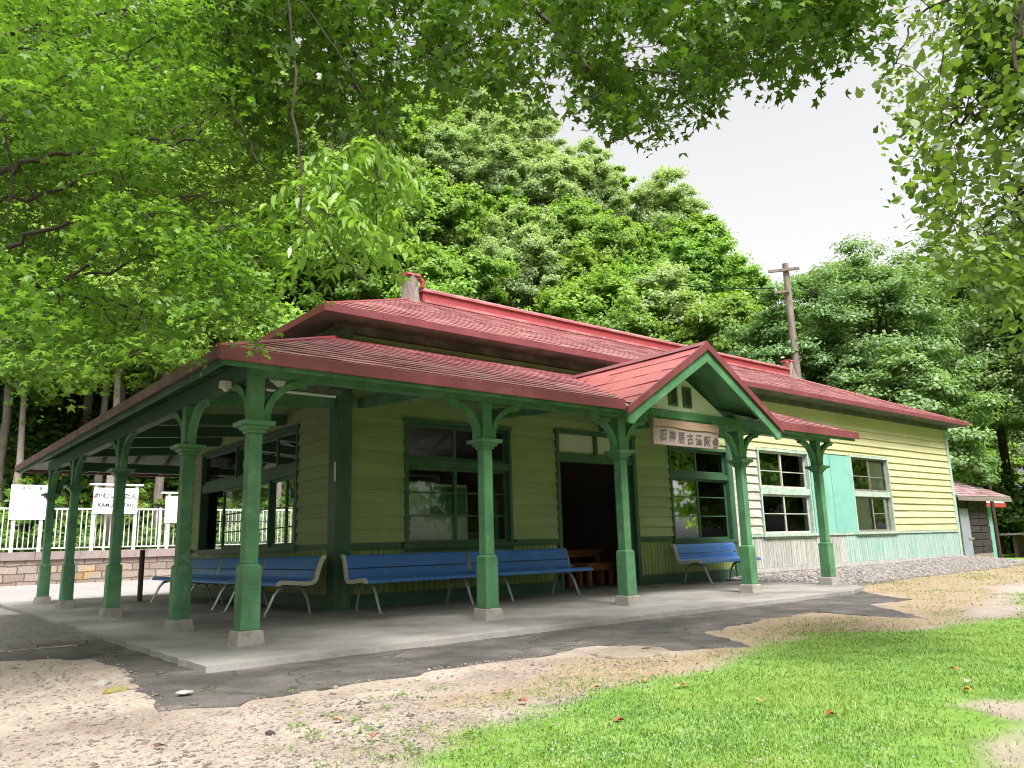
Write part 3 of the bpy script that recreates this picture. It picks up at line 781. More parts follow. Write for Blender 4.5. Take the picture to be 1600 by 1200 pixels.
# columns
CY, CXL = -3.06, -2.50
def column(x, y, dirs, inner=None):
    mb = MB()
    mb.frustum(x, y, .128, .70, .185, .178); mb.frustum(x, y, .7005, .725, .178, .130)
    mb.frustum(x, y, .7255, 1.95, .130, .128); mb.frustum(x, y, 2.066, 2.52, .138, .138)
    c = mb.build('column', MT['green'], B, bevel=.006)
    mb = MB(); mb.frustum(x, y, -.02, .127, .275, .235); mb.build('plinth', MT['plinth'], c, bevel=.015)
    mb = MB()
    mb.frustum(x, y, 1.9505, 1.985, .155, .175); mb.frustum(x, y, 1.9855, 2.02, .205, .235); mb.frustum(x, y, 2.0205, 2.065, .30, .32)
    mb.build('capital', MT['green'], c, bevel=.004)
    for dx, dy in dirs:
        n = 12; R0, R1 = .40, .475
        poly = []
        cx_ = .53
        for i in range(n+1):
            a = math.pi-(math.pi/2)*i/n; poly.append((cx_+R1*math.cos(a)*.97, 2.09+R1*math.sin(a)*.92))
        for i in range(n, -1, -1):
            a = math.pi-(math.pi/2)*i/n; poly.append((cx_+R0*math.cos(a)*.97, 2.09+R0*math.sin(a)*.92))
        mb = MB(lambda u, o, z, x=x, y=y, dx=dx, dy=dy: (x+dx*u+dy*o, y+dy*u+dx*o, z))
        k = len(poly)
        vs = [(p[0], -.04, p[1]) for p in poly]+[(p[0], .04, p[1]) for p in poly]
        fs = [(i, i+1, 2*n-i, 2*n+1-i) for i in range(n)]
        fs += [(k+i, k+2*n+1-i, k+2*n-i, k+i+1) for i in range(n)]
        fs += [(i, k+i, k+i+1, i+1) for i in range(k-1)]+[(k-1, 2*k-1, k, 0)]
        mb.add(vs, fs)
        mb.box((.069, -.035, 2.068), (.155, .035, 2.14))
        mb.box((.40, -.038, 2.50), (.60, .038, 2.519))
        mb.build('bracket', MT['green'], c)
    return c
PX, NX, PY, NY = (1,0), (-1,0), (0,1), (0,-1)
FXS = (CXL, .32, 2.68, 5.50, 7.87)
for i, x in enumerate(FXS): column(x, CY, (PX, PY) if i == 0 else (PX, NX))
LYS = (-1.08, 1.92, 5.0, 7.14)
for i, y in enumerate(LYS): column(CXL, y, (PY, NY) if i < 3 else (NY, PX))
# eave beams, tie beams
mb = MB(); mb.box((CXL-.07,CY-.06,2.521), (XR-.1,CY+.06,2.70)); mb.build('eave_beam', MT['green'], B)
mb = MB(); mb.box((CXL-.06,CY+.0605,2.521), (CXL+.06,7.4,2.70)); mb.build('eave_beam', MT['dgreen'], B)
for x in FXS[1:]:
    mb = MB(); mb.beam((x,-.02,3.0), (x,CY+.05,2.79), .11, .16); mb.build('tie_beam', MT['green'], B)
mb = MB(); mb.box((CXL+.0605,7.08,2.521), (8.2,7.20,2.70)); mb.build('eave_beam', MT['dgreen'], B)
for y in (.0, 1.92, 3.46, 5.0, 6.54):
    mb = MB(); mb.beam((-.1 if y < .5 else -.02,y,2.98), (CXL+.05,y,2.80), .11, .17); mb.build('tie_beam', MT['green'] if y < 1 else MT['dgreen'], B)
# upper roof
UE, ZU, YR, ZR = .566, 4.26, 3.3, 6.06
x0, x1, y0, y1 = -UE, LEN+UE, -UE, D_+UE
sl = (ZR-ZU)/(YR+UE)
RX0, RX1 = YR, LEN-YR
mb = MB()
C4 = [(x0,y0,ZU),(x1,y0,ZU),(x1,y1,ZU),(x0,y1,ZU)]
RA, RB = (RX0,YR,ZR), (RX1,YR,ZR)
for q in ([C4[0],C4[1],RB,RA],[C4[1],C4[2],RB],[C4[2],C4[3],RA,RB],[C4[3],C4[0],RA]):
    slab_quad(mb, [(p[0],p[1],p[2]-.012) for p in q], .04)
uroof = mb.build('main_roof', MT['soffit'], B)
mb = MB()
roof_face(mb, C4[0], C4[1], RA, RB, .235, .46, rr)
roof_face(mb, C4[3], C4[0], RA, RA, .235, .46, rr)
roof_face(mb, C4[1], C4[2], RB, RB, .235, .46, rr)
roof_face(mb, C4[2], C4[3], RB, RA, .47, .92, rr)
mb.build('roof_sheets', MT['roof'], uroof)
mb = MB(); fascia_run(mb, [C4[3],C4[0],C4[1],C4[2]], -.085, .022, .03, -.012); mb.build('fascia', MT['fascia'], uroof)
for p, q in ((C4[0],RA),(C4[1],RB),(C4[2],RB),(C4[3],RA)):
    mb = MB(); mb.tube([(p[0],p[1],p[2]+.015),(q[0],q[1],q[2]+.015)], .022, 8); mb.build('hip_cap', MT['ridge'], uroof)
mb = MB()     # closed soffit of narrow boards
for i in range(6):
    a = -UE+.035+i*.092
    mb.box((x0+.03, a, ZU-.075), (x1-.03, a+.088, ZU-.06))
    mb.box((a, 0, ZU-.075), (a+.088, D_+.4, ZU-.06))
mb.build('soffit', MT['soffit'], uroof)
mb = MB(FT); mb.box((-.13,0,4.06), (LEN+.1,.06,4.185)); mb.T = LT; mb.box((.05,0,4.06),(D_,.06,4.185)); mb.build('wall_plate', MT['soffit'], B)
# right-hand eave: bare boards
# boxed ridge with a rolled cap
mb = MB(); mb.box((RX0+.25,YR-.10,ZR-.06), (RX1-.2,YR+.10,ZR+.20)); rb = mb.build('ridge_box', MT['ridge'], uroof)
mb = MB(); mb.box((RX0+.22,YR-.15,ZR+.2005), (RX1-.15,YR+.15,ZR+.245)); mb.prism([(YR-.13,ZR+.2455),(YR+.13,ZR+.2455),(YR+.07,ZR+.30),(YR-.07,ZR+.30)], 0, RX0+.22, RX1-.15)
mb.build('ridge_cap', MT['roof'], uroof)
mb = MB(); mb.box((RX0+.25,YR-.20,ZR-.065), (RX1-.2,YR-.1005,ZR+.0)); mb.build('ridge_flashing', MT['roof'], uroof)
for sx, xx in ((1, RX0), (-1, RX1)):
    r9 = np.random.default_rng(3)
    mb = MB()
    pr = [(-.22,-.12,.30),(-.19,.15,.27),(-.17,.38,.24),(-.15,.54,.22)]
    vs, fs = [], []
    for z0_, wz in ((-.16,.25),(.0,.20),(.25,.17),(.50,.165)):
        for k in range(10):
            a = 2*math.pi*k/10
            rad = wz*(1+.12*math.sin(3*a+z0_*5)+r9.normal(0,.05))
            vs.append((xx+sx*.0+rad*.95*math.cos(a), YR+rad*1.15*math.sin(a), ZR+z0_))
    for i in range(3):
        for k in range(10): fs.append((i*10+k, i*10+(k+1)%10, (i+1)*10+(k+1)%10, (i+1)*10+k))
    fs.append(tuple(range(30,40)))
    mb.add(vs, fs)
    st_ = mb.build('ridge_end_block', MT['stump'], uroof)
    mb = MB(); mb.prism([(YR-.19,ZR+.50),(YR+.19,ZR+.50),(YR+.14,ZR+.555),(YR,ZR+.58),(YR-.14,ZR+.555)], 0, xx-.17, xx+.17)
    mb.tube([(xx+sx*.17,YR-.1,ZR+.46),(xx+sx*.25,YR-.1,ZR+.42),(xx+sx*.24,YR-.1,ZR+.28)], [.05,.06,.04], 8)
    mb.build('block_cap', MT['ridge'], st_)

# porch gable
GY = -3.655
gs = (GZ-2.54)/(GXC-GX0)
mb = MB()
for s_ in (-1, 1):
    xe = GXC+s_*(GXC-GX0)
    yb = -3.61+(GZ-ZE)/.3767+.10
    slab_quad(mb, [(xe,GY,2.54-.012),(GXC,GY,GZ-.012),(GXC,yb,GZ-.012),(xe,-3.4,2.54-.012)], .04)
gab = mb.build('porch_gable', MT['green'], B)
mb = MB()
for s_ in (-1, 1):
    xe = GXC+s_*(GXC-GX0)
    yb = -3.61+(GZ-ZE)/.3767+.10
    roof_face(mb, (xe,GY,2.54), (xe,-3.45,2.54), (GXC,GY,GZ), (GXC,yb,GZ), .42, .55, rr, .012, .004)
mb.build('roof_sheets', MT['porch_roof'], gab)
mb = MB(); mb.prism([(GXC-.13,GZ-.045),(GXC,GZ+.045),(GXC+.13,GZ-.045),(GXC,GZ+.0)], 1, GY-.02, yb); mb.build('ridge_cap', MT['fascia'], gab)
mb = MB()
for s_ in (-1, 1):
    xe = GXC+s_*(GXC-GX0+.03)
    q = [(GXC, GZ+.03), (xe, 2.54+.012), (xe, 2.54-.085), (GXC, GZ-.09)]
    mb.prism(q, 1, GY-.035, GY-.001) if True else None
mb.build('fascia', MT['fascia'], gab)
mb = MB()
for s_ in (-1, 1):
    xe = GXC+s_*(GXC-GX0-.0)
    q = [(GXC, GZ-.092), (xe, 2.54-.088), (xe+s_*.0, 2.54-.19), (xe-s_*.10, 2.54-.20), (xe-s_*.22, 2.54-.10), (xe-s_*.34,2.54-.02), (GXC, GZ-.27)]
    mb.prism(q, 1, GY+.002, GY+.045)
mb.build('bargeboard', MT['green'], gab)
PY_ = -3.06
mb = MB(); mb.prism([(3.0,2.71),(5.06,2.71),(GXC,GZ-.30)] if False else [(GXC-1.13,2.72),(GXC+1.13,2.72),(GXC,3.34)], 1, PY_-.03, PY_+.03); mb.build('pediment', MT['cream'], gab)
mb = MB(); mb.box((2.745,PY_-.075,2.60), (5.43,PY_+.065,2.719)); mb.build('porch_beam', MT['green'], gab)
for xc in (3.87, 4.21):
    mb = MB(); zc0, zc1 = 2.80, 3.12
    mb.box((xc-.10,PY_-.055,zc0), (xc-.055,PY_-.031,zc1)); mb.box((xc+.055,PY_-.055,zc0), (xc+.10,PY_-.031,zc1))
    mb.box((xc-.0549,PY_-.055,zc0), (xc+.0549,PY_-.031,zc0+.04)); mb.box((xc-.0549,PY_-.055,zc1-.04), (xc+.0549,PY_-.031,zc1))
    gw = mb.build('gable_window', MT['dgreen'], gab)
    mb = MB(); mb.box((xc-.0548,PY_-.04,zc0+.0401), (xc+.0548,PY_-.0315,zc1-.0401)); mb.build('pane', MT['dwood'], gw)
# number plate on the corner post
mb = MB(); mb.box((-.128,-.105,1.80), (-.1205,-.06,2.08)); pl = mb.build('number_plate', MT['white'], pil)
# ---------------------------------------------------------------- lettering
def text_mesh(body, name, mat, size, parent, T, thick=.004, extrude=True, bold=0.0, vertical=False):
    """characters as a flat mesh; T maps (u, v) on the sign face (u right, v up, text centred) to the world"""
    cu = bpy.data.curves.new(name, 'FONT'); cu.body = body; cu.size = size
    cu.align_x = 'CENTER'; cu.align_y = 'CENTER'; cu.offset = bold; cu.resolution_u = 3
    o = bpy.data.objects.new(name, cu); COL.objects.link(o)
    dg = bpy.context.evaluated_depsgraph_get()
    me = bpy.data.meshes.new_from_object(o.evaluated_get(dg))
    bpy.data.objects.remove(o)
    for v in me.vertices: v.co = T(v.co.x, v.co.y)
    me.materials.clear(); me.materials.append(mat)
    me.name = name
    return link(bpy.data.objects.new(name, me), parent)

# wooden name board hung under the porch gable
nb = tag(empty('name_board', (4.04, -3.19, 2.37)), 'weathered wooden name board with brushed black characters hanging under the porch gable', 'sign')
r1 = np.random.default_rng(4)
def ragged(u0, u1, f, n=40):
    return [(u0+(u1-u0)*i/n, f(i/n)) for i in range(n+1)]
split = lambda t: .055+.035*math.sin(t*2.2+.3)+.012*math.sin(t*9)-.03*t
low = [(-.775,-.185),(.765,-.185)]+[(u, v) for u, v in ragged(.765, -.775, lambda t: split(1-t))]
mb = MB(lambda x, y, z: (x, y, z)); mb.prism(low, 1, -.0, .05); mb.build('board', MT['signwood'], nb)
upp = ragged(-.775, .765, lambda t: split(t)+.002)+[(.765,.185),(-.775,.185)]
mb = MB(); mb.prism(upp, 1, -.016, .05); mb.build('top_plank', MT['signwood2'], nb)
for i, ch in enumerate('旧神居古潭駅舎'):
    u = -.56+i*.205
    text_mesh(ch, 'character', MT['sink'], .185, nb, lambda a, b, u=u, i=i: (u+a*.88+.10*b+.004*math.sin(b*30+i), -.0045, -.055+b*.97-.008*i+.05*a+.004*math.sin(a*30+i*2)), bold=.0045)
for u in (-.6, .6):
    mb = MB(); mb.tube([(u,.02,.185),(u,.02,.24)], .008, 6); mb.build('hanger', MT['iron'], nb)

# ---------------------------------------------------------------- benches
def bench(length, loc, rotz, label, group, ends=('cream','grey'), legs=(.22, .22)):
    """local x along the seat, back towards +y"""
    t = tag(empty('bench', loc, rotz), label, 'bench', group)
    L_ = length
    def ribbon(prof, th, x0, x1):
        mb = MB()
        n = len(prof)
        nr = []
        for i in range(n):
            a, b = np.array(prof[max(0, i-1)]), np.array(prof[min(n-1, i+1)]); d = b-a; d /= np.linalg.norm(d); nr.append(np.array([-d[1], d[0]]))
        top = [tuple(np.array(p)+q*th/2) for p, q in zip(prof, nr)]
        bot = [tuple(np.array(p)-q*th/2) for p, q in zip(prof, nr)]
        vs = [(x0,)+p for p in top]+[(x0,)+p for p in bot]+[(x1,)+p for p in top]+[(x1,)+p for p in bot]
        fs = []
        for i in range(n-1):
            fs += [(i, i+1, 2*n+i+1, 2*n+i), (n+i, 3*n+i, 3*n+i+1, n+i+1), (i, n+i, n+i+1, i+1), (2*n+i, 2*n+i+1, 3*n+i+1, 3*n+i)]
        fs += [(0, 2*n, 3*n, n), (n-1, 2*n-1, 4*n-1, 3*n-1)]
        mb.add(vs, fs); return mb
    # profile (y, z): front lip, seat, curve, lower back
    P = []
    for k in range(6):
        a = math.pi*1.0-k*math.pi/2/5; P.append((-.60+.045*math.cos(a), .385+.045*math.sin(a)))
    P += [(-.5,.424),(-.38,.412),(-.27,.402),(-.20,.404)]
    for k in range(1, 6):
        a = -math.pi/2+k*(math.pi*.40)/5; P.append((-.20+.10*math.cos(a), .504+.10*math.sin(a)))
    P += [(-.085,.56)]
    B_ = [(-.082,.575),(-.06,.64),(-.038,.70),(-.024,.728),(-.004,.742),(.02,.735)]
    ribbon(P, .026, .02, L_-.02).build('seat', MT['blue'], t, smooth=False)
    ribbon(B_, .026, .02, L_-.02).build('backrest', MT['blue'], t)
    full = P+B_
    for side, kind in zip((0, L_), ends):
        a, b = (-.012, .022) if side == 0 else (L_-.022, L_+.012)
        wd = .055 if kind == 'cream' else .036
        if kind: ribbon(full, wd, a, b).build('end_frame', MT['benchcream' if kind == 'cream' else 'alu'], t)
    for side, xl in (((0), legs[0]), ((1), L_-legs[1])):
        mb = MB()
        # cast arch leg: front leg, arch under the seat, rear leg
        for p in ([( -.77,.0),(-.70,.13),(-.635,.27),(-.57,.345),(-.47,.375)], [(-.47,.375),(-.33,.365),(-.24,.32),(-.18,.22),(-.145,.10),(-.125,.0)]):
            mb.tube([(xl, q[0], q[1]) for q in p], [.017,.019,.023,.026,.028,.024][:len(p)] if p[0][1] == 0 else [.028,.026,.024,.020,.017,.016], 6)
        mb.cbox((xl,-.775,.006), (.05,.09,.012)); mb.cbox((xl,-.12,.006), (.05,.09,.012))
        mb.build('leg', MT['alu'], t)
    return t
G1, G2 = 'blue benches along the front wall', 'blue benches along the left wall'
bench(2.08, (-.165,-.43,0), 0, 'long blue bench under the left front window, its cream end frame beside the corner post', G1, ('cream','grey'), (.16,.42))
bench(2.09, (1.935,-.43,0), 0, 'long blue bench whose right end stands in front of the open doorway', G1, ('grey','grey'), (.30,.42))
bench(1.98, (7.00,-.34,0), 0, 'shorter blue bench under the window right of the doorway', G1, ('cream','grey'), (.16,.36))
bench(1.86, (-.40,1.50,0), R(-90), 'blue bench on the left side with a cream end frame beside the corner post', G2, ('grey','cream'), (.3,.14))
bench(1.86, (-.40,3.39,0), R(-90), 'middle blue bench of the row along the left wall under the wide window', G2, ('grey','grey'), (.3,.2))
bench(1.86, (-.40,5.28,0), R(-90), 'farthest blue bench on the left side, seat end showing past the green column', G2, ('grey','grey'), (.4,.2))

# ---------------------------------------------------------------- retaining wall, fence and signs across the track
YW = 22.0
m, t, P, N, L = nodes('coursed_stone')
tc = N.new('ShaderNodeTexCoord')
mp = N.new('ShaderNodeMapping'); mp.inputs['Rotation'].default_value = (R(90),0,0); L.new(tc.outputs['Object'], mp.inputs['Vector'])
nd = noise(N, L, mp.outputs[0], 1.7, 3, .6)
av = N.new('ShaderNodeVectorMath'); av.operation = 'MULTIPLY_ADD'; av.inputs[1].default_value = (.13,.13,.13); L.new(nd.outputs['Color'], av.inputs[0]); L.new(mp.outputs[0], av.inputs[2])
br = N.new('ShaderNodeTexBrick'); br.offset = .37
br.inputs['Scale'].default_value = 1; br.inputs['Brick Width'].default_value = .62; br.inputs['Row Height'].default_value = .27; br.inputs['Mortar Size'].default_value = .02
br.inputs['Color1'].default_value = (.22,.17,.145,1); br.inputs['Color2'].default_value = (.33,.275,.24,1); br.inputs['Mortar'].default_value = (.11,.085,.07,1)
L.new(av.outputs[0], br.inputs['Vector'])
n2 = noise(N, L, tc.outputs['Object'], 1.4, 6, .7); r2 = ramp(N, (.52,.63), ((0,0,0),(1,1,1))); L.new(n2.outputs['Fac'], r2.inputs['Fac'])
c = mixc(N, L, r2.outputs[0], br.outputs['Color'], mixc(N, L, 1.0, br.outputs['Color'], (1.3,1.0,.45), 'MULTIPLY'))
n3 = noise(N, L, tc.outputs['Object'], 12, 6, .7); r3 = ramp(N, (.3,.7), ((.7,.7,.7),(1.2,1.2,1.2))); L.new(n3.outputs['Fac'], r3.inputs['Fac'])
L.new(mixc(N, L, 1.0, c, r3.outputs[0], 'MULTIPLY'), P.inputs['Base Color']); P.inputs['Roughness'].default_value = .9
b = N.new('ShaderNodeBump'); b.inputs['Strength'].default_value = .8; b.inputs['Distance'].default_value = .05
L.new(br.outputs['Fac'], b.inputs['Height']); b.invert = True; L.new(b.outputs[0], P.inputs['Normal'])
rw = tag(empty('retaining_wall', (0,YW,0)), 'low coursed stone retaining wall under the white fence', 'wall')
mb = MB(); mb.box((-26,0,-.4), (40,.6,.80)); mb.build('wall', m, rw)
r2_ = np.random.default_rng(21)
mb = MB(); x = -26
while x < 40:
    wdt = r2_.uniform(1.0, 1.7); j = r2_.normal(0, .012)
    mb.box((x+.008,-.10+j,.802), (x+wdt-.008,.7,1.09+r2_.normal(0,.006))); x += wdt
mb.build('coping', paint('coping_stone', (.27,.215,.20), (.19,.155,.14), (.5,.66), 5, rough=.9, var=.14, bump=.5, island=.14), rw)
YFE = 22.45
fe = tag(empty('picket_fence', (0,YFE,1.08)), 'white railing fence of thin upright bars running along the top of the stone wall', 'fence')
mb = MB(); mb.box((-20,-.025,1.50), (20,.025,1.56)); mb.box((-20,-.02,.10), (20,.02,.145)); mb.build('rail', MT['white'], fe)
mb = MB()
x = -19.9
while x < 19.9:
    mb.box((x-.016,-.012,.1455), (x+.016,.012,1.4995)); x += .165
mb.build('picket', MT['white'], fe)
for x in np.arange(-19.6, 20, 1.95):
    mb = MB(); mb.box((x-.035,-.06,-.05), (x+.035,-.0255,1.60)); mb.build('post', MT['white'], fe)
# notice board with a diagram
YS = 22.10
k_ = (YS-CAM_POS[1])/(20.5-CAM_POS[1])
def onY(px, py, Y):
    r = ray(px, py); return CAM_POS+r*(Y-CAM_POS[1])/r[1]
def sign(name, label, cat, cx, z0, z1, wd, legs, cap=False):
    s_ = tag(empty(name, (cx, YS, 1.09)), label, cat)
    mb = MB(); mb.box((-wd/2,-.03,z0-1.09), (wd/2,.01,z1-1.09)); mb.build('panel', MT['white'], s_)
    for u in legs:
        mb = MB(); mb.box((u-.055,.012,-.02), (u+.055,.10,z1-1.09+(.09 if cap else -.1))); mb.build('post', MT['white'], s_)
    if cap:
        mb = MB(); mb.box((-wd/2-.16,-.06,z1-1.09+.095), (wd/2+.16,.13,z1-1.09+.16)); mb.build('top_rail', MT['white'], s_)
    return s_
a, b_ = onY(18,757,YS), onY(73,812,YS)
s1 = sign('notice_board', 'white notice board with a grey diagram on the wall at far left', 'sign', (a[0]+b_[0])/2, b_[2], a[2], b_[0]-a[0], (-.42,.42))
h1 = (a[2]-b_[2]); zc = (a[2]+b_[2])/2-1.09
text_mesh('神 居 古 潭', 'title', MT['ink'], .135, s1, lambda u, v: (u+.05, -.033, zc+h1/2-.14+v))
mb = MB(); rg = np.random.default_rng(2)
for i in range(34):
    u, v = rg.uniform(-.40,.40), rg.uniform(-.42,.28)
    if rg.random() < .6: mb.box((u,-.0335,zc+v), (u+rg.uniform(.06,.2),-.032,zc+v+.006))
    else: mb.box((u,-.0335,zc+v), (u+.006,-.032,zc+v+rg.uniform(.05,.14)))
for v in (-.44,-.34,-.24,-.14,-.04,.06,.16,.26): mb.box((-.42,-.033,zc+v), (.42,-.0318,zc+v+.006))
mb.build('diagram', MT['grey'], s1)
# station name sign
a, b_ = onY(148,762,YS), onY(214,803,YS)
s2 = sign('station_sign', 'white station name sign with black hiragana and capital letters on two posts by the fence', 'sign', (a[0]+b_[0])/2, b_[2], a[2], b_[0]-a[0], (-.72,.72), cap=True)
zc = (a[2]+b_[2])/2-1.09; hh = a[2]-b_[2]
text_mesh('かむいこたん', 'title', MT['ink'], .25, s2, lambda u, v: (u, -.033, zc+hh*.18+v), bold=.004)
text_mesh('KAMUIKOTAN', 'title', MT['ink'], .19, s2, lambda u, v: (u, -.033, zc-hh*.17+v), bold=.004)
mb = MB()
mb.prism([(-.80,zc+.13),(-.73,zc+.20),(-.66,zc+.28),(-.69,zc+.16),(-.76,zc+.10)], 1, -.0335, -.031)
mb.prism([(.74,zc+.02),(.79,zc+.05),(.79,zc-.10),(.74,zc-.08)], 1, -.0335, -.031); mb.prism([(.74,zc-.12),(.79,zc-.13),(.78,zc-.26),(.745,zc-.25)], 1, -.0335, -.031)
mb.build('emblem', MT['red'], s2)
a, b_ = onY(259,775,YS), onY(296,817,YS)
sign('blank_sign', 'small plain white sign by the fence, half hidden behind the second veranda column', 'sign', (a[0]+b_[0])/2, b_[2], a[2], b_[0]-a[0], (-.33,.33), cap=True)

# iron pipe post on the paving
p = onY(217, 900, 9.5); q0 = ground(217.5, 944, -.05)
bo = empty('pipe_post', (q0[0], q0[1], -.05)); tag(bo, 'thin rusty iron pipe standing on the paving left of the benches', 'post')
mb = MB(); mb.tube([(0,0,-.05),(0,0,.98),(.0,0,.99)], [.045,.045,.035], 10); mb.build('pipe', MT['iron'], bo)

# white and green poles leaning outside the back window
lean = [(1.05,'white',-.25),(1.25,'turq',-.3),(1.42,'white',-.2),(2.2,'white',.3),(2.45,'white',-.25),(2.62,'white',.22),(4.6,'turq',.05),(4.85,'white',.08),(5.3,'turq',-.06)]
for i, (x, mt, tl) in enumerate(lean):
    o = empty('leaning_board', (x, D_+2.5, 0)); tag(o, ('narrow white board' if mt == 'white' else 'narrow pale green board')+' leaning outside, seen through the left window of the station', 'board', 'boards leaning behind the station')
    mb = MB(); mb.beam((0,0,0), (tl,.05,1.75+.1*math.sin(i*3)), .10, .03, (0,1,0)); mb.build('plank', MT[mt], o)
for x in np.arange(.7, 5.7, 1.2): pass
rk = tag(empty('board_rack', (3.2, D_+2.6, 0)), 'green rail rack holding leaning boards behind the station', 'rack')
mb = MB(); mb.box((-2.6,0,1.05), (2.6,.05,1.12)); mb.build('rail', MT['green'], rk)
for u in (-2.5, 0, 2.5):
    mb = MB(); mb.box((u-.03,.0505,-.02), (u+.03,.10,1.12)); mb.build('leg', MT['green'], rk)

# ---------------------------------------------------------------- things inside the doorway
def table(loc, w_, d_, h_, label, name, cat):
    t = tag(empty(name, loc), label, cat)
    mb = MB(); mb.box((-w_/2,-d_/2,h_-.05), (w_/2,d_/2,h_)); mb.box((-w_/2+.06,-d_/2+.05,h_-.14), (w_/2-.06,d_/2-.05,h_-.051)); mb.build('top', MT['mwood'], t)
    for i in (-1, 1):
        for j in (-1, 1):
            mb = MB(); mb.cbox((i*(w_/2-.07), j*(d_/2-.07), (h_-.051)/2), (.075,.075,h_-.051)); mb.build('leg', MT['mwood'], t)
    return t
table((5.95,1.75,.012), 1.7, .75, .68, 'long brown wooden table standing in the dark room behind the doorway', 'table', 'table')
table((5.95,.75,.012), .75, .40, .43, 'low brown wooden stool just inside the doorway', 'stool', 'stool')
table((5.15,.95,.012), .45, .40, .43, 'small wooden stool left of the low stool inside the doorway', 'stool', 'stool')
bs = tag(empty('bookcase', (5.4, 4.6, .012)), 'tall dark wooden shelves against the back of the room behind the doorway', 'shelves')
mb = MB(); mb.box((-1.1,0,0),(-1.05,.35,2.1)); mb.box((1.05,0,0),(1.1,.35,2.1)); mb.box((-1.05,.31,0),(1.05,.35,2.1)); mb.build('case', MT['dwood'], bs)
for z in (.1,.6,1.1,1.6,2.05):
    mb = MB(); mb.box((-1.049,0,z),(1.049,.309,z+.035)); mb.build('shelf', MT['mwood'], bs)
# posters behind the left front window
po = tag(empty('poster', (1.80,.17,1.45)), 'pale notice sheet with a green photograph behind the left front window', 'poster')
mb = MB(); mb.box((-.62,0,-.52),(.62,.006,.38)); mb.build('sheet', paint('poster_paper', (.30,.33,.27), (.38,.41,.33), (.45,.6), 8, rough=.6, var=.1, bump=0), po)
mb = MB(); mb.box((-.12,-.003,-.10),(.60,-.0005,.34)); mb.build('picture', paint('poster_picture', (.03,.10,.05), (.05,.16,.06), (.45,.6), 6, rough=.5, var=.2, bump=0), po)
mb = MB()
for z in (-.42,-.30,-.2,.2): mb.box((-.58,-.003,z),(-.50,-.0005,z+.07))
mb.build('print_block', MT['ink'], po)

# ---------------------------------------------------------------- under the veranda corner
fl = tag(empty('floodlight', (-2.22,-2.75,2.60)), 'small glass floodlight under the eaves beside the corner column', 'lamp')
mb = MB(); mb.tube([(0,0,0),(.03,-.08,-.03),(.05,-.13,-.05)], [.03,.055,.075], 12); mb.build('lens', paint('lamp_lens', (.62,.65,.62), None, rough=.2, bump=0), fl)
mb = MB(); mb.box((-.03,.0,-.03),(.03,.05,.08)); mb.build('bracket', MT['dgreen'], fl)
sp_ = tag(empty('motion_sensor', (-2.62,-2.55,2.48)), 'small cream sensor box fixed below the eave left of the corner column', 'sensor')
mb = MB(); mb.box((-.05,-.04,0),(.05,.04,.07)); mb.tube([(0,-.01,0),(0,-.02,-.03)],[.035,.02],10); mb.build('body', MT['cream'], sp_)
ft = tag(empty('tube_light', (-1.35,-1.6,2.74)), 'unlit fluorescent tube fitting under the veranda roof behind the corner column', 'lamp')
mb = MB(); mb.box((-.5,-.05,0),(.5,.05,.06)); mb.build('housing', MT['soffit'], ft)
mb = MB(); mb.tube([(-.45,0,-.025),(.45,0,-.025)], .018, 8); mb.build('tube', MT['white'], ft)

# ---------------------------------------------------------------- utility pole and wires
tp, bt = at(1228,412,34), at(1243,580,34)
PXY = ((tp[0]+bt[0])/2, (tp[1]+bt[1])/2)
up_ = tag(empty('utility_pole', (PXY[0],PXY[1],-.2)), 'old wooden utility pole with two short crossarms behind the right end of the roof', 'pole')
zt = tp[2]+.2
mb = MB(); mb.tube([(.08,0,0),(.03,0,zt*.5),(0,0,zt)], [.21,.175,.125], 12); mb.build('pole', MT['pole'], up_)
dirv = np.array([.57,-.82,0])
for z, ln in ((zt-.33,.72),(zt-1.28,.55)):
    mb = MB(); c_ = np.array([0,0,z])-dirv*.0; mb.beam(c_-dirv*ln+(-.16,-.1,0), c_+dirv*ln*(.75 if ln > .6 else .1)+(-.16,-.1,0), .09, .11); ca_ = mb.build('crossarm', MT['pole'], up_)
    for s_ in (-.9, .6):
        if ln < .6 and s_ > 0: continue
        p = c_+dirv*ln*s_+np.array((-.16,-.1,0)); mb = MB(); mb.tube([p+(0,0,.05),p+(0,0,.12),p+(0,0,.17)], [.03,.045,.03], 8); mb.build('insulator', MT['white'], ca_)
def cable(p, q, sag, label):
    p, q = np.array(p), np.array(q)
    pts = [p+(q-p)*t_+np.array([0,0,-sag*4*t_*(1-t_)]) for t_ in np.linspace(0,1,20)]
    mb = MB(); mb.tube(pts, .024, 5); tag(mb.build('overhead_wire', MT['wire']), label, 'wire')
pb = np.array([PXY[0],PXY[1],0])
cable(pb+(-.6,.2,zt-1.35), at(930,416,52), .5, 'black overhead wire running left from the utility pole across the wooded hill')
cable(pb+(.3,-.3,zt-1.3), at(1420,476,40), .3, 'black overhead wire running right from the utility pole into the trees')

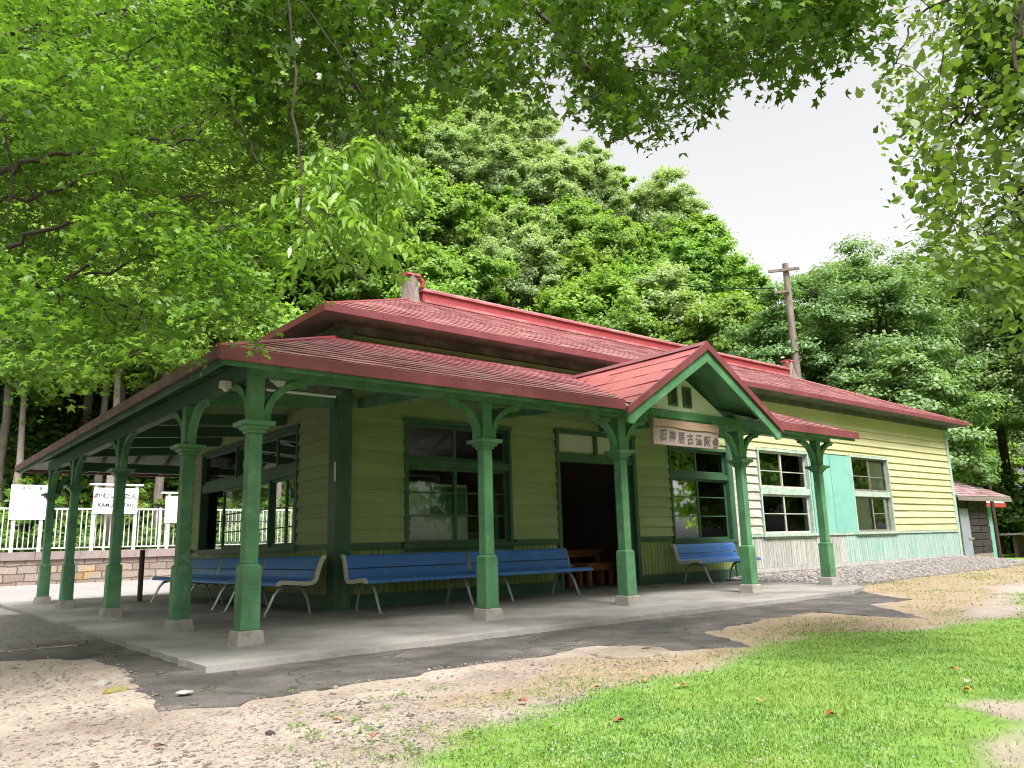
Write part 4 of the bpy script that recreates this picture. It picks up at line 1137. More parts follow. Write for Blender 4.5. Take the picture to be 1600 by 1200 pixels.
# ---------------------------------------------------------------- shed, outbuilding and deck at the right end
sh = tag(empty('shed', (24.6,.6,-.35)), 'small dark plank shed with a grey door beyond the yellow end of the station', 'shed')
XA, XB = 23.95, 25.62
mb = MB(lambda u, o, z: (u-24.6, -o, z+.35))
shell(mb, 22.6, XB, -.4, 2.0, []); mb.box((22.6,-2.6,-.4),(22.7,-.13,2.0)); mb.box((XB-.1,-2.6,-.4),(XB,-.13,2.0)); mb.box((22.6,-2.7,-.4),(XB,-2.605,2.0)); swall = mb.build('wall', MT['plank'], sh)
mb = MB(lambda u, o, z: (u-24.6, -o, z+.35))
n = 8
for i in range(n):
    z0_ = .10+i*.235
    mb.box((XA,.002,z0_+.012), (XA+.80,.035+.006*(i%3),z0_+.223)); mb.box((XA+.85,.002,z0_+.012), (XB,.033+.006*(i%2),z0_+.223))
mb.box((XA-.02,.002,.0),(XA+.0,.03,2.0)) ; mb.build('planks', MT['plank'], swall)
mb = MB(lambda u, o, z: (u-24.6, -o, z+.35)); mb.box((XA+.0,.002,-.38),(XB,.03,.099)); mb.build('base_board', MT['tan'], sh)
mb = MB(lambda u, o, z: (u-24.6, -o, z+.35)); mb.box((23.2,.002,-.36),(XA-.03,.03,1.62)); sdoor = mb.build('door', MT['greydoor'], sh)
mb = MB(lambda u, o, z: (u-24.6, -o, z+.35)); mb.box((23.65,.031,.58),(24.1,.05,.64)); mb.build('latch', MT['tan'], sdoor)
mb = MB(lambda u, o, z: (u-24.6, -o, z+.35))
A0, B0, A1, B1 = (22.4,.35,1.99), (27.1,.35,2.03), (22.4,-2.0,3.3), (24.2,-2.0,3.3)
slab_quad(mb, [A0,B0,B1,A1], .05); slab_quad(mb, [B0,(27.1,-4.0,2.03),B1], .05); slab_quad(mb, [(27.1,-4.0,2.03),(22.4,-4.0,1.99),A1,B1], .05)
srf = mb.build('roof', MT['tan'], sh)
mb = MB(); rs = np.random.default_rng(9)
o_ = np.array([-24.6, 0, .35])
roof_face(mb, *(np.array([q[0]-24.6,-q[1],q[2]+.36]) for q in (A0,B0,A1,B1)), .17, 8, rs, .014)
roof_face(mb, *(np.array([q[0]-24.6,-q[1],q[2]+.36]) for q in (B0,(27.1,-4.0,2.03),B1,B1)), .17, 8, rs, .014)
mb.build('roof_sheets', MT['oldroof'], srf)
mb = MB(lambda u, o, z: (u-24.6, -o, z+.35)); mb.box((22.4,.352,1.86),(27.1,.375,1.975)); mb.build('fascia', MT['stump'], sh)
# turquoise outbuilding
oc = at(1552, 872, 39)
ob = tag(empty('outbuilding', (oc[0]+.2,oc[1],-.3)), 'narrow turquoise outbuilding with a red and white roof, just past the dark shed', 'outbuilding')
mb = MB(); mb.box((-1.6,0,-.1),(.35,1.8,2.25)); mb.box((.351,-.02,-.1),(.42,1.8,2.2)); mb.build('wall', MT['turq'], ob)
mb = MB(); mb.box((-.38,-.03,-.1),(-.28,-.002,2.25)); mb.box((-1.6,-.03,1.1),(-.381,-.003,1.16)); mb.build('post', MT['fframe'], ob)
mb = MB(); slab_quad(mb, [(-1.8,-.35,2.33),(.95,-.35,2.33),(.2,.9,3.1),(-1.8,.9,3.1)], .05); slab_quad(mb, [(.95,-.35,2.33),(.95,2.1,2.33),(.2,.9,3.1)], .05); mb.build('roof', MT['white'], ob)
mb = MB(); mb.box((-1.8,-.38,2.12),(.97,-.352,2.30)); mb.box((.972,-.38,2.12),(.99,2.1,2.30)); mb.build('fascia', MT['red'], ob)
# thin dark post and the timber deck
pp = at(1563, 872, 36.5)
th = tag(empty('support_post', (pp[0],pp[1],-.3)), 'thin dark post standing at the edge of the lawn beside the outbuilding', 'post')
mb = MB(); mb.tube([(0,0,-.1),(.0,0,1.6),(.02,0,3.2)], [.08,.075,.07], 8); mb.build('shaft', MT['iron'], th)
dk = at(1592, 862, 41)
de = tag(empty('timber_deck', (dk[0]+1.2,dk[1]-.6,-.3)), 'low grey timber deck with yellow straps at the far right edge of the lawn', 'deck')
mb = MB()
for i in range(8): mb.box((-2.4,-.9+i*.25,.95),(3.5,-.66+i*.25,1.03))
mb.build('deck_boards', MT['pole'], de)
for x in (-2.2, -.4, 1.5, 3.2):
    mb = MB(); mb.box((x-.09,-.7,-.05),(x+.09,-.5,.949)); mb.build('leg', MT['iron'], de)
mb = MB(); mb.box((-2.3,.3,.0),(3.4,.4,.9)); mb.build('skirt_board', MT['dwood'], de)
for x in (-.9, .3):
    mb = MB(); mb.box((x,-.93,.0),(x+.07,-.905,1.02)); mb.build('strap', MT['yellowstrap'], de)
mb = MB(); mb.beam((-1.7,-.95,.35),(-.6,-1.0,.05),.12,.03); mb.build('loose_plank', MT['tan'], de)

# ---------------------------------------------------------------- small things on the ground
mc = ground(984, 1021, -.06)
mh = tag(empty('manhole_cover', (mc[0],mc[1],-.075)), 'round grey concrete manhole cover at the edge of the asphalt apron', 'manhole cover')
mb = MB(); r3_ = np.random.default_rng(6)
ring = [(.33*math.cos(a), .30*math.sin(a)) for a in np.linspace(0, 2*math.pi, 28)[:-1]]
ring = [(x_*(1+.05*math.sin(3*k_i)), y_*(1+.06*math.cos(2.3*k_i))) for k_i, (x_, y_) in enumerate(ring)]
mb.prism(ring, 2, 0, .035); mb.build('disc', MT['tan'], mh, bevel=.012)
mb = MB(); mb.prism([(.05*math.cos(a)+.2, .03*math.sin(a)) for a in np.linspace(0, 2*math.pi, 12)[:-1]], 2, .0355, .038); mb.build('lifting_hole', MT['iron'], mh)
def rock(name, loc, s, mat, label, cat, seed):
    r = np.random.default_rng(seed)
    import bmesh
    bm = bmesh.new(); bmesh.ops.create_icosphere(bm, subdivisions=2, radius=1)
    for v in bm.verts:
        k = 1+.16*math.sin(v.co.x*3+seed)+.12*math.sin(v.co.y*4+seed*2)+r.normal(0, .04)
        v.co = Vector((v.co.x*s[0]*k, v.co.y*s[1]*k, v.co.z*s[2]*k))
    me = bpy.data.meshes.new(name); bm.to_mesh(me); bm.free(); me.materials.append(mat)
    o = link(bpy.data.objects.new(name, me)); o.location = loc
    return tag(o, label, cat)
g_ = ground(290, 1083, -.035); rock('flat_stone', (g_[0],g_[1],-.03), (.055,.035,.012), MT['stone'], 'flat whitish stone lying on the asphalt near the slab corner', 'stone', 3)
mossm = paint('mossy_stone', (.27,.22,.05), (.20,.19,.08), (.45,.6), 8, rough=.95, var=.2, bump=.5)
g_ = ground(180, 1082); rock('mossy_stone', (g_[0],g_[1],-.05), (.075,.05,.03), mossm, 'yellow moss covered stone beside the left edge of the asphalt', 'stone', 5)
for i, (px, py, s, lab) in enumerate([(160,1072,.05,'grey stone beside the mossy stone at the asphalt edge'),(422,1149,.022,'small dark stone on the bare soil at the bottom of the picture'),(200,1065,.03,'small grey stone at the broken corner of the asphalt apron'),(186,1060,.03,'pale flat stone above the mossy one')]):
    g_ = ground(px, py); rock('stone', (g_[0],g_[1],-.05), (s*1.3,s,s*.6), MT['plinth'] if i != 1 else MT['iron'], lab, 'stone', 20+i)
# fallen leaves
LV = [(118,1013,'yellow','on the dark setts left of the slab'),(1062,1076,'tan','near the manhole cover at the grass edge'),(930,1079,'tan','at the pale edge of the lawn'),(816,1101,'red','where the soil meets the lawn'),(527,1131,'tan','on the bare soil'),(1493,1050,'orange','on the bright lawn at the right'),(1512,1083,'orange','on the lawn below the pale leaf'),(1298,1122,'red','on the mid lawn'),(1010,1068,'orange','on the grass just right of the soil'),(968,1132,'red','on the lawn below the manhole cover'),(1072,1074,'orange','on the lawn beside a tan leaf'),(1513,1069,'pale','on the lawn at the right'),(1190,1100,'tan','on the middle of the lawn'),(583,1157,'red','at the corner of the lawn on bare soil'),(250,1173,'dark','on the bare soil at lower left')]
LC = dict(yellow=(.45,.30,.03), tan=(.34,.22,.10), red=(.28,.07,.035), orange=(.42,.20,.04), pale=(.55,.50,.38), dark=(.10,.05,.04))
LM = {k: paint('fallen_leaf_'+k, c, None, rough=.7, var=.25, bump=.2) for k, c in LC.items()}
for i, (px, py, k, where) in enumerate(LV):
    r = np.random.default_rng(50+i); g_ = ground(px, py)
    mb = MB(); pts = []
    for j in range(10):
        a = j*2*math.pi/10; rad = (.034 if j % 2 == 0 else .020)*r.uniform(.8,1.15)
        pts.append((rad*math.cos(a), rad*math.sin(a)*.8, .008+.009*math.cos(2*a+i)))
    mb.add(pts+[(0,0,.003)], [(j, (j+1) % 10, 10) for j in range(10)])
    o = mb.build('fallen_leaf', LM[k]); o.location = (g_[0], g_[1], -.042); o.rotation_euler.z = r.uniform(0, 6)
    tag(o, f'{k} fallen leaf lying {where}', 'leaf', 'fallen leaves on the ground')
# ---------------------------------------------------------------- foliage
def leaf_mesh(name, c, nrm, size, tpl, r, mat, roll=None):
    c = np.asarray(c, float); n = len(c); k = len(tpl)
    nrm = nrm/np.linalg.norm(nrm, axis=1, keepdims=True)
    h = r.normal(size=(n, 3)) if roll is None else roll
    t_ = h-nrm*np.sum(h*nrm, 1, keepdims=True); t_ /= np.linalg.norm(t_, axis=1, keepdims=True)
    b_ = np.cross(nrm, t_)
    tp = np.asarray(tpl, float)
    bend = r.uniform(.1, 2.6, n)[:, None]
    s_ = np.asarray(size, float).reshape(-1, 1, 1)*np.ones((n, 1, 1))
    v = c[:, None]+s_*(b_[:, None]*tp[None, :, 0, None]+t_[:, None]*tp[None, :, 1, None]+nrm[:, None]*(tp[None, :, 2]*bend)[..., None])
    me = bpy.data.meshes.new(name)
    me.vertices.add(n*k); me.vertices.foreach_set('co', v.ravel())
    me.loops.add(n*k); me.loops.foreach_set('vertex_index', np.arange(n*k))
    me.polygons.add(n); me.polygons.foreach_set('loop_start', np.arange(n)*k)
    me.update(calc_edges=True)
    me.materials.append(mat)
    return me
def palm(lobes):
    p = []
    m_ = len(lobes)
    for i, (a, rad) in enumerate(lobes):
        p.append((rad*math.cos(R(a)), rad*math.sin(R(a)), -.22*rad*rad))
        if i < m_-1:
            a2 = (a+lobes[i+1][0])/2; p.append((.47*math.cos(R(a2)), .47*math.sin(R(a2)), -.03))
    p.append((0, -.12, 0))
    return p
MAPLE = palm([(-28,.62),(30,.92),(90,1.05),(150,.92),(208,.62)])
SPRAY = [(0,-.9,-.16),(.42,-.2,.0),(.30,.45,-.03),(0,1.0,-.2),(-.30,.45,-.03),(-.42,-.2,0)]
LANCE = [(0,-1,-.12),(.28,-.45,0),(.31,.1,-.02),(.17,.6,-.1),(0,1.1,-.3),(-.17,.6,-.1),(-.31,.1,-.02),(-.28,-.45,0)]
BIRCH = [(0,-.75,0),(.55,-.45,-.04),(.52,.1,-.04),(0,1.0,-.18),(-.52,.1,-.04),(-.55,-.45,-.04)]
CLUMP = [(0,-1,-.2),(.62,-.1,.08),(.1,1.05,-.22),(-.62,.05,.06)]
LF = dict(
 hill=leafmat('hill_leaves', (.15,.28,.04), (.34,.51,.11), .54, .02, .15),
 hill2=leafmat('mid_green_leaves', (.14,.28,.048), (.31,.48,.11), .54, .02, .15),
 hill3=leafmat('haze_pale_grey_green_leaves', (.25,.36,.16), (.42,.54,.27), .54, .02, .15),  # grey-green species, its paleness also painted as haze for the upper hill
 right=leafmat('grey_green_leaves', (.115,.225,.065), (.26,.40,.14), .45, .03, .25),
 maple=leafmat('maple_leaves', (.045,.105,.010), (.105,.205,.022), .32, .03),
 leftshade=leafmat('shade_green_maple_leaves', (.045,.115,.012), (.135,.27,.028), .40, .03),  # shaded interior foliage: the shade is put into a darker leaf colour
 left=leafmat('lit_left_maple_leaves', (.085,.195,.026), (.235,.415,.062), .48, .03),  # lit sprays of the left foliage: the light is put into the colour
 walnut=leafmat('walnut_leaflets', (.14,.28,.03), (.27,.45,.07), .42, .05),
 birch=leafmat('birch_leaves', (.10,.18,.025), (.25,.37,.075), .46, .05),
 under=leafmat('undergrowth_leaves', (.085,.18,.03), (.22,.38,.07), .4, .03),
)
def crown_points(r, Rr, H, ncl, per, flat=.75, cl=.30):
    """leaves in separate clumps over an uneven crown: (centres, normals)"""
    C_, Nn = [], []
    for i in range(ncl):
        th = r.uniform(0, 2*math.pi); u = r.uniform(-.6, 1.0)
        q = math.sqrt(max(0, 1-u*u)); rad = r.uniform(.5, 1.05)
        d_ = np.array([q*math.cos(th), q*math.sin(th), u])
        cc = d_*rad*np.array([Rr, Rr, H/2])*r.uniform(.85, 1.12)+np.array([0, 0, H/2])
        cr = Rr*cl*r.uniform(.7, 1.25)
        m_ = int(per*r.uniform(.7, 1.3))
        p = r.normal(size=(m_, 3)); p /= np.linalg.norm(p, axis=1, keepdims=True)
        p *= (r.random((m_, 1))**.5)*(1+.25*r.normal(size=(m_, 1)))
        p[:, 2] = np.where(p[:, 2] < -.25, p[:, 2]*.5, p[:, 2])
        C_.append(cc+p*np.array([cr, cr, cr*flat]))
        Nn.append(p*.9+d_*.5+np.array([0, 0, .75])+r.normal(0, .45, (m_, 3)))
    return np.concatenate(C_), np.concatenate(Nn)
def limb_tubes(mb, r, base, top, ends, r0):
    base, top = np.array(base, float), np.array(top, float)
    n = 6
    tr = [base+(top-base)*i/n+np.array([r.normal(0,.08),r.normal(0,.08),0])*(0 < i < n) for i in range(n+1)]
    mb.tube(tr, [r0*(1-.62*i/n)*(1.25 if i == 0 else 1) for i in range(n+1)], 8)
    for e in ends:
        e = np.array(e, float); f = r.uniform(*(.35, .85) if np.linalg.norm(top-base) < 9.5 else (.78, .98)); s_ = base+(top-base)*f
        mid = (s_+e)/2+np.array([0, 0, -.12*np.linalg.norm(e-s_)])+r.normal(0, .12, 3)
        mb.tube([s_, mid, e], [r0*.38*(1.1-f*.6), r0*.22, r0*.06], 5)
def make_tree(name, label, group, seed, Rr, H, trunk, ncl, per, size, mat, bark, flat=.75, tpl=CLUMP, cl=.27):
    r = np.random.default_rng(seed)
    root = tag(empty(name), label, 'tree', group)
    c, nrm = crown_points(r, Rr, H, ncl, per, flat, cl)
    c[:, 2] += trunk
    link(bpy.data.objects.new('crown', leaf_mesh('crown', c, nrm, r.uniform(.7, 1.3, len(c))*size, tpl, r, mat)), root)
    mb = MB(); ends = c[r.integers(0, len(c), 14)]
    limb_tubes(mb, r, (0,0,-.8), (r.normal(0,.3), r.normal(0,.3), trunk+H*.62), ends, .045*Rr+.09)
    mb.build('trunk', bark, root, smooth=True)
    return root
# ---- the wooded hill: terrain
AZ_ = [-40, -12, 20, 38, 44, 48, 52.8, 56.4, 59.2, 61.5, 64, 68, 80]
EL_ = [31, 33, 34.5, 33.0, 29.3, 28.4, 25.0, 20.4, 15.8, 12.5, 10, 7, 5]
R0_ = [44, 36.5, 37.5, 42, 42, 41, 41, 42, 43, 45, 48, 52, 60]
WD = 27.0
def hill_h(az, rr_):
    R0 = np.interp(az, AZ_, R0_); el = np.interp(az, AZ_, EL_)
    crest = np.maximum(.5, np.tan(np.radians(el))*(R0+WD)-9.2)
    t_ = np.clip((rr_-R0)/WD, 0, 1.15)
    return -.25+crest*(t_**.92)
azg = np.linspace(-42, 82, 63); rg_ = np.concatenate([np.linspace(-1.5, 31, 24)])
v, f = [], []
for a in azg:
    for q in rg_:
        R0 = float(np.interp(a, AZ_, R0_)); rr_ = R0+q
        v.append((CAM_POS[0]+rr_*math.sin(R(a)), CAM_POS[1]+rr_*math.cos(R(a)), float(hill_h(a, rr_))-(.4 if q < 0 else 0)))
nr_ = len(rg_)
for i in range(len(azg)-1):
    for j in range(nr_-1): f.append((i*nr_+j, i*nr_+j+1, (i+1)*nr_+j+1, (i+1)*nr_+j))
me = bpy.data.meshes.new('hill'); me.from_pydata(v, [], f); me.polygons.foreach_set('use_smooth', [True]*len(f))
me.materials.append(paint('hill_earth', (.075,.12,.035), (.05,.09,.025), (.4,.6), .5, rough=1, var=.3, bump=.6, bscale=2))
tag(link(bpy.data.objects.new('hill', me)), kind='structure')
# ---- hill trees
GH = 'broadleaf trees on the wooded hill'
protos = []
for i, (Rr, H, tk, ncl, per, sz) in enumerate([(2.9,7.5,2.2,120,210,.125),(3.3,8.0,2.8,150,200,.13),(2.6,8.6,2.4,120,200,.12),(3.6,7.6,3.0,160,200,.13),(2.4,6.6,2.0,100,200,.115),(3.1,9.0,2.6,130,210,.105)]):
    protos.append(make_tree('broadleaf_tree', 'x', GH, 100+i, Rr, H, tk, ncl, per, sz, LF[('hill','hill2','hill','hill2','hill','hill3')[i]], MT['bark'], cl=.215))
protos.append(make_tree('broadleaf_tree', 'x', GH, 120, 2.9, 6.5, 6.0, 70, 320, .135, LF['hill'], MT['lbark']))
r = np.random.default_rng(77)
used = set()
def place(proto, loc, sc_, label, group, i):
    o = proto if i not in used else copy_tree(proto)
    used.add(i)
    o.location = loc; o.rotation_euler.z = r.uniform(0, 6.28); o.scale = (sc_*r.uniform(.92,1.1), sc_*r.uniform(.92,1.1), sc_)
    o['label'] = label
    if group: o['group'] = group
def zone(az, q):
    px = 'behind the white fence at left' if az < 22 else 'above the roof left end' if az < 34 else 'above the middle of the red roof' if az < 46 else 'above the porch gable' if az < 55 else 'beside the utility pole' if az < 63 else 'at the far right'
    hh_ = 'at the foot of' if q < 6 else 'low on' if q < 12 else 'halfway up' if q < 20 else 'on the crest of'
    return f'tree {hh_} the wooded hill, {px}'
for px_, D_px, s0 in ((40,36,.9),(150,36.5,1.0),(186,34.5,1.0),(262,36,1.05),(318,37.5,1.0),(336,36.5,.9),(392,38,1.0)):
    p_ = at(px_, 700, D_px); h_ = float(hill_h(math.degrees(math.atan2(p_[0]-CAM_POS[0], p_[1]-CAM_POS[1])), D_px)); i = 6
    place(protos[6], (p_[0], p_[1], max(h_, .6)-.2), s0, 'pale slender trunked tree behind the fence at left', 'pale slender trees behind the fence', i)
for k_, (px_, D_px) in enumerate([(-20,37),(60,35.5),(110,38),(165,37),(215,36),(290,38.5),(355,37),(420,39),(480,38.5)]):
    p_ = at(px_, 700, D_px); h_ = max(.7, float(hill_h(math.degrees(math.atan2(p_[0]-CAM_POS[0], p_[1]-CAM_POS[1])), D_px)))
    place(protos[4], (p_[0], p_[1], h_-1.1), .42+.07*(k_ % 3), 'low leafy sapling among the pale trunks behind the fence', 'saplings behind the fence', 4)
row = 0
q = 1.2
while q < 28.5:
    R0m = 42+q
    step = math.degrees((3.9+.02*q)/R0m)
    az = -14+(row % 2)*step/2
    while az < (64.5 if q > 14 else 80):
        a = az+r.normal(0, step*.17)
        rr_ = float(np.interp(a, AZ_, R0_))+q+r.normal(0, .7)
        h_ = float(hill_h(a, rr_))
        if a < 38 and q < 6.5:
            i = 6; place(protos[6], (CAM_POS[0]+rr_*math.sin(R(a)), CAM_POS[1]+rr_*math.cos(R(a)), h_-.2), r.uniform(.85, 1.15), zone(a, q), zone(a, q), i)
        elif not (a > 58 and q < 3) and not (a > 61.5 and q > 20):
            i = int(r.integers(0, 6))
            if q > 15 and a < 53 and r.random() < .45: i = 5  # more of the pale trees on the upper rows, in place of haze
            s_ = r.uniform(.85, 1.15)*(.92 if q > 22 else 1.0)*(.9 if a > 57 else 1)
            place(protos[i], (CAM_POS[0]+rr_*math.sin(R(a)), CAM_POS[1]+rr_*math.cos(R(a)), h_-.2), s_, zone(a, q), zone(a, q), i)
        az += step
    q += 4.3; row += 1
# ---- undergrowth on the slope and behind the fence
r = np.random.default_rng(31)
n = 110000
az = r.uniform(-20, 78, n); q = r.uniform(-1.2, 27, n)*r.random(n)**.3
rr_ = np.interp(az, AZ_, R0_)+q
hb = np.maximum(hill_h(az, rr_), -.25)
x = CAM_POS[0]+rr_*np.sin(np.radians(az)); y = CAM_POS[1]+rr_*np.cos(np.radians(az))
hz_ = hb+r.random(n)*(.35+2.4*vnoise(x, y, 2.2, 9)**1.5)
keep = (y > 22.9) | (x > 24)
keep &= ~((y < 23.2) & (x < 26))
c = np.stack([x, y, hz_], 1)[keep]
nn_ = np.stack([r.normal(0,.5,n), r.normal(0,.5,n)-.5, np.ones(n)], 1)[keep]
tag(link(bpy.data.objects.new('undergrowth', leaf_mesh('undergrowth', c, nn_, r.uniform(.11,.25,len(c)), CLUMP, r, LF['under']))), kind='stuff')
# strip of plants directly behind the fence
n = 26000
x = r.uniform(-19, 32, n); y = 22.75+r.random(n)**1.6*4.5
top_ = 1.1+.5*vnoise(x, y, 1.3, 12)+(y-22.7)*.62
z = 1.0+r.random(n)*np.maximum(.1, top_-1.0)
tag(link(bpy.data.objects.new('undergrowth', leaf_mesh('undergrowth', np.stack([x,y,z],1), np.stack([r.normal(0,.5,n), r.normal(0,.5,n)-.6, np.ones(n)],1), r.uniform(.07,.15,n), CLUMP, r, LF['under']))), kind='stuff')
mb = MB(); mb.box((-26,22.6,-.3),(40,27,1.0)); tag(mb.build('terrain', bpy.data.materials['hill_earth']), kind='structure')
# ---- trees beyond the right end of the station
GR = None
RT_ = [(1265,36.5,12.2,3.0,'leafy grey green tree beside the utility pole'),(1335,42,14.6,3.6,'tall loose grey green tree with sky showing through its top, right of the utility pole'),(1400,38,14.0,3.7,'spreading grey green tree above the right corner of the station'),(1475,46,16.5,4.2,'tall dark green tree beyond the shed roof'),(1530,50,15.5,4.4,'broad green tree directly behind the dark shed'),(1590,49,17.5,4.8,'dark leafy tree above the lawn at the right edge'),(1650,50,15.0,4.4,'green tree at the right edge of the picture behind the timber deck'),(1450,34.5,8.2,2.6,'small green tree at the right corner of the station roof'),(1700,44,15.0,4.4,'large green tree outside the right edge'),(1560,47,14,4.0,'tall green tree farthest back beyond the outbuilding'),(1310,48,12.5,3.6,'far green tree between the utility pole and the tall loose tree')]
for i, (px, D, H, Rr, lab) in enumerate(RT_):
    p = at(px, 850, D)
    tk = H*.22
    o = make_tree('broadleaf_tree', lab, 'trees beyond the right end of the station', 300+i, Rr, H-tk, tk, int(90+Rr*22), 300, .085, LF['right'], MT['dbark'], .62, CLUMP, .23)
    o.location = (p[0], p[1], -.3)
# shrubs along the far right edge
for i, (px, D, s_, lab) in enumerate([(1530,48,1.2,'low green shrub behind the outbuilding'),(1585,50,1.5,'shrub behind the timber deck'),(1625,49,1.6,'shrub at the far right behind the deck'),(1500,47,1.6,'shrub showing above the shed roof'),(1665,47,1.3,'shrub outside the right edge')]):
    p = at(px, 850, D)
    rs_ = np.random.default_rng(400+i)
    o = tag(empty('shrub', (p[0],p[1],-.3)), lab, 'shrub')
    c, nrm = crown_points(rs_, 1.9*s_, 2.6*s_, 16, 200, .7, .45)
    link(bpy.data.objects.new('leaves', leaf_mesh('leaves', c, nrm, rs_.uniform(.08,.15,len(c)), CLUMP, rs_, LF['under'])), o)
# ---- trees behind the camera, seen in the window glass
for i, (x, y, s_) in enumerate([(-16,-28,1.3),(-8,-31,1.5),(2,-29,1.4),(8,-30,1.5),(13,-25,1.2),(17,-28,1.4),(21,-23,1.2),(25,-26,1.4),(29,-20,1.2),(33,-23,1.4),(36,-17,1.2),(40,-20,1.4),(43,-14,1.2),(47,-17,1.4),(52,-12,1.3),(57,-15,1.5)]):
    o = copy_tree(protos[i % 6]); o.location = (x, y, -.1); o.scale = (s_,s_,s_*1.5); o['label'] = 'broadleaf tree across the lawn facing the station front'; o['group'] = 'trees across the lawn facing the station'

# tall trees left of the station, outside the picture: they shade the left side
for i, (x, y, s_) in enumerate([(-17,1,1.3),(-19,7,1.4),(-15,12.5,1.1),(-21,14,1.4),(-24,3,1.5),(-17,-5,1.4),(-19,-12,1.5)]):
    o = copy_tree(protos[(i*2+1) % 6]); o.location = (x-2, y, -.1); o.scale = (s_*.9,)*3; o['label'] = 'tall tree standing left of the station beyond the setts'; o['group'] = 'trees left of the station'
# low shrubs along the far side of the lawn, mirrored in the windows
sp0 = None
for i in range(19):
    x = 4+i*2.9; y = -27+max(0, x-16)*.42+((i*7) % 5-2)*.5
    if sp0 is None:
        sp0 = tag(empty('shrub', (x,y,-.2)), 'low shrub in the row across the lawn facing the station', 'shrub', 'shrubs across the lawn')
        rs_ = np.random.default_rng(450); c, nrm = crown_points(rs_, 2.4, 4.6, 30, 160, .7, .4)
        link(bpy.data.objects.new('leaves', leaf_mesh('leaves', c, nrm, rs_.uniform(.10,.2,len(c)), CLUMP, rs_, LF['hill'])), sp0); sp0.scale = (1.2, 1.2, 1.8)
    else:
        o = copy_tree(sp0); o.location = (x, y, -.2); o.rotation_euler.z = i*1.3

# ---- overhanging foreground trees
def in_roof(c, pad=.25):
    x, y, z = c[:, 0], c[:, 1], c[:, 2]
    return (x > XL-pad) & (y > YF-pad) & (z < 4.6) | (x > -1.0) & (y > -1.0) & (z < 6.3)
def spray_clusters(r, poly, n, D0, D1, weight=None):
    P_ = np.array(poly, float)
    lo, hi = P_.min(0), P_.max(0); out = []
    while len(out) < n:
        px, py = r.uniform(lo[0], hi[0]), r.uniform(lo[1], hi[1])
        if not pip(np.array([px]), np.array([py]), poly)[0]: continue
        if weight and r.random() > weight(px, py): continue
        d_ = r.uniform(D0, D1)
        p = at(px, py, d_)
        if in_roof(p[None], .5)[0]: continue
        out.append(p)
    return np.array(out)
def spray_leaves(r, cl, per, rad, thick, tilt=.35, hang=0.0):
    C_, N_ = [], []
    for c in cl:
        m_ = int(per*r.uniform(.6, 1.35))
        u = r.normal(0, 1, 3)*tilt+np.array([0, 0, 1]); u /= np.linalg.norm(u)
        a = np.cross(u, r.normal(size=3)); a /= np.linalg.norm(a); b = np.cross(u, a)
        rr2 = np.sqrt(r.random(m_))*rad*r.uniform(.7, 1.25); th = r.uniform(0, 2*math.pi, m_)
        off = a*(rr2*np.cos(th))[:, None]+b*(rr2*np.sin(th)*.7)[:, None]+u*(r.normal(0, thick, m_))[:, None]
        off[:, 2] -= .25*rr2**2/max(rad, .01)+hang*r.random(m_)
        C_.append(c+off)
        N_.append(u*1.0+r.normal(0, .42, (m_, 3)))
    return np.concatenate(C_), np.concatenate(N_)
def polyline(pts, n=8, jit=.05, r=None):
    pts = [np.array(p, float) for p in pts]; out = []
    for p, q in zip(pts[:-1], pts[1:]):
        for i in range(n): out.append(p+(q-p)*i/n+(r.normal(0, jit, 3) if (i or out) and r is not None else 0))
    out.append(pts[-1]); return out
def foreground_tree(name, label, seed, limbs, cl, per, rad, thick, size, tpl, mat, bark, twig=.006, trunk=None, tilt=.35, hang=0.0, leaf_fn=None):
    r = np.random.default_rng(seed)
    base = trunk[0] if trunk is not None else limbs[0][0][0]
    root = tag(empty(name, (float(base[0]), float(base[1]), float(base[2]))), label, 'tree')
    off = np.array([float(base[0]), float(base[1]), float(base[2])])
    mb = MB(lambda x, y, z: (x-off[0], y-off[1], z-off[2]))
    nodes_ = []
    if trunk is not None: mb.tube(trunk[:-1] if len(trunk) > 2 else trunk, np.linspace(.26, .14, len(trunk[:-1] if len(trunk) > 2 else trunk)), 10)
    for pts, ra in limbs:
        pl_ = polyline(pts, 7, .05 if ra > .055 else .022 if ra > .02 else .016, r)
        mb.tube(pl_, np.linspace(ra, ra*.18+.004, len(pl_)), 7)
        nodes_ += pl_[3:]
    NA = np.array(nodes_)
    tips = []
    for c in cl:
        d2 = np.linalg.norm(NA-c, axis=1); j = int(np.argmin(d2))
        p = NA[j]; mid = (p+c)/2+r.normal(0, .06, 3)+np.array([0,0,.04*d2[j]])
        L_ = d2[j]
        mb.tube([p, (p+mid)/2+r.normal(0,.03,3), mid, (mid+c)/2+r.normal(0,.03,3), c], [twig*(1+L_*.5), twig*(.9+L_*.35), twig*.8, twig*.55, twig*.3], 4, caps=False)
        if len(NA) < 4000: NA = np.concatenate([NA, [mid, c]])
    mb.build('trunk', bark, root, smooth=True)
    if leaf_fn: C_, N_, S_, roll = leaf_fn(r, cl)
    else:
        C_, N_ = spray_leaves(r, cl, per, rad, thick, tilt, hang); S_ = size*r.uniform(.4, 1.35, len(C_)); roll = None
    k = ~in_roof(C_, .12)
    C_, N_, S_ = C_[k], N_[k], S_[k]; roll = roll[k] if roll is not None else None
    link(bpy.data.objects.new('crown', leaf_mesh('crown', C_-off, N_, S_, tpl, r, mat, roll)), root)
    return root
r = np.random.default_rng(55)
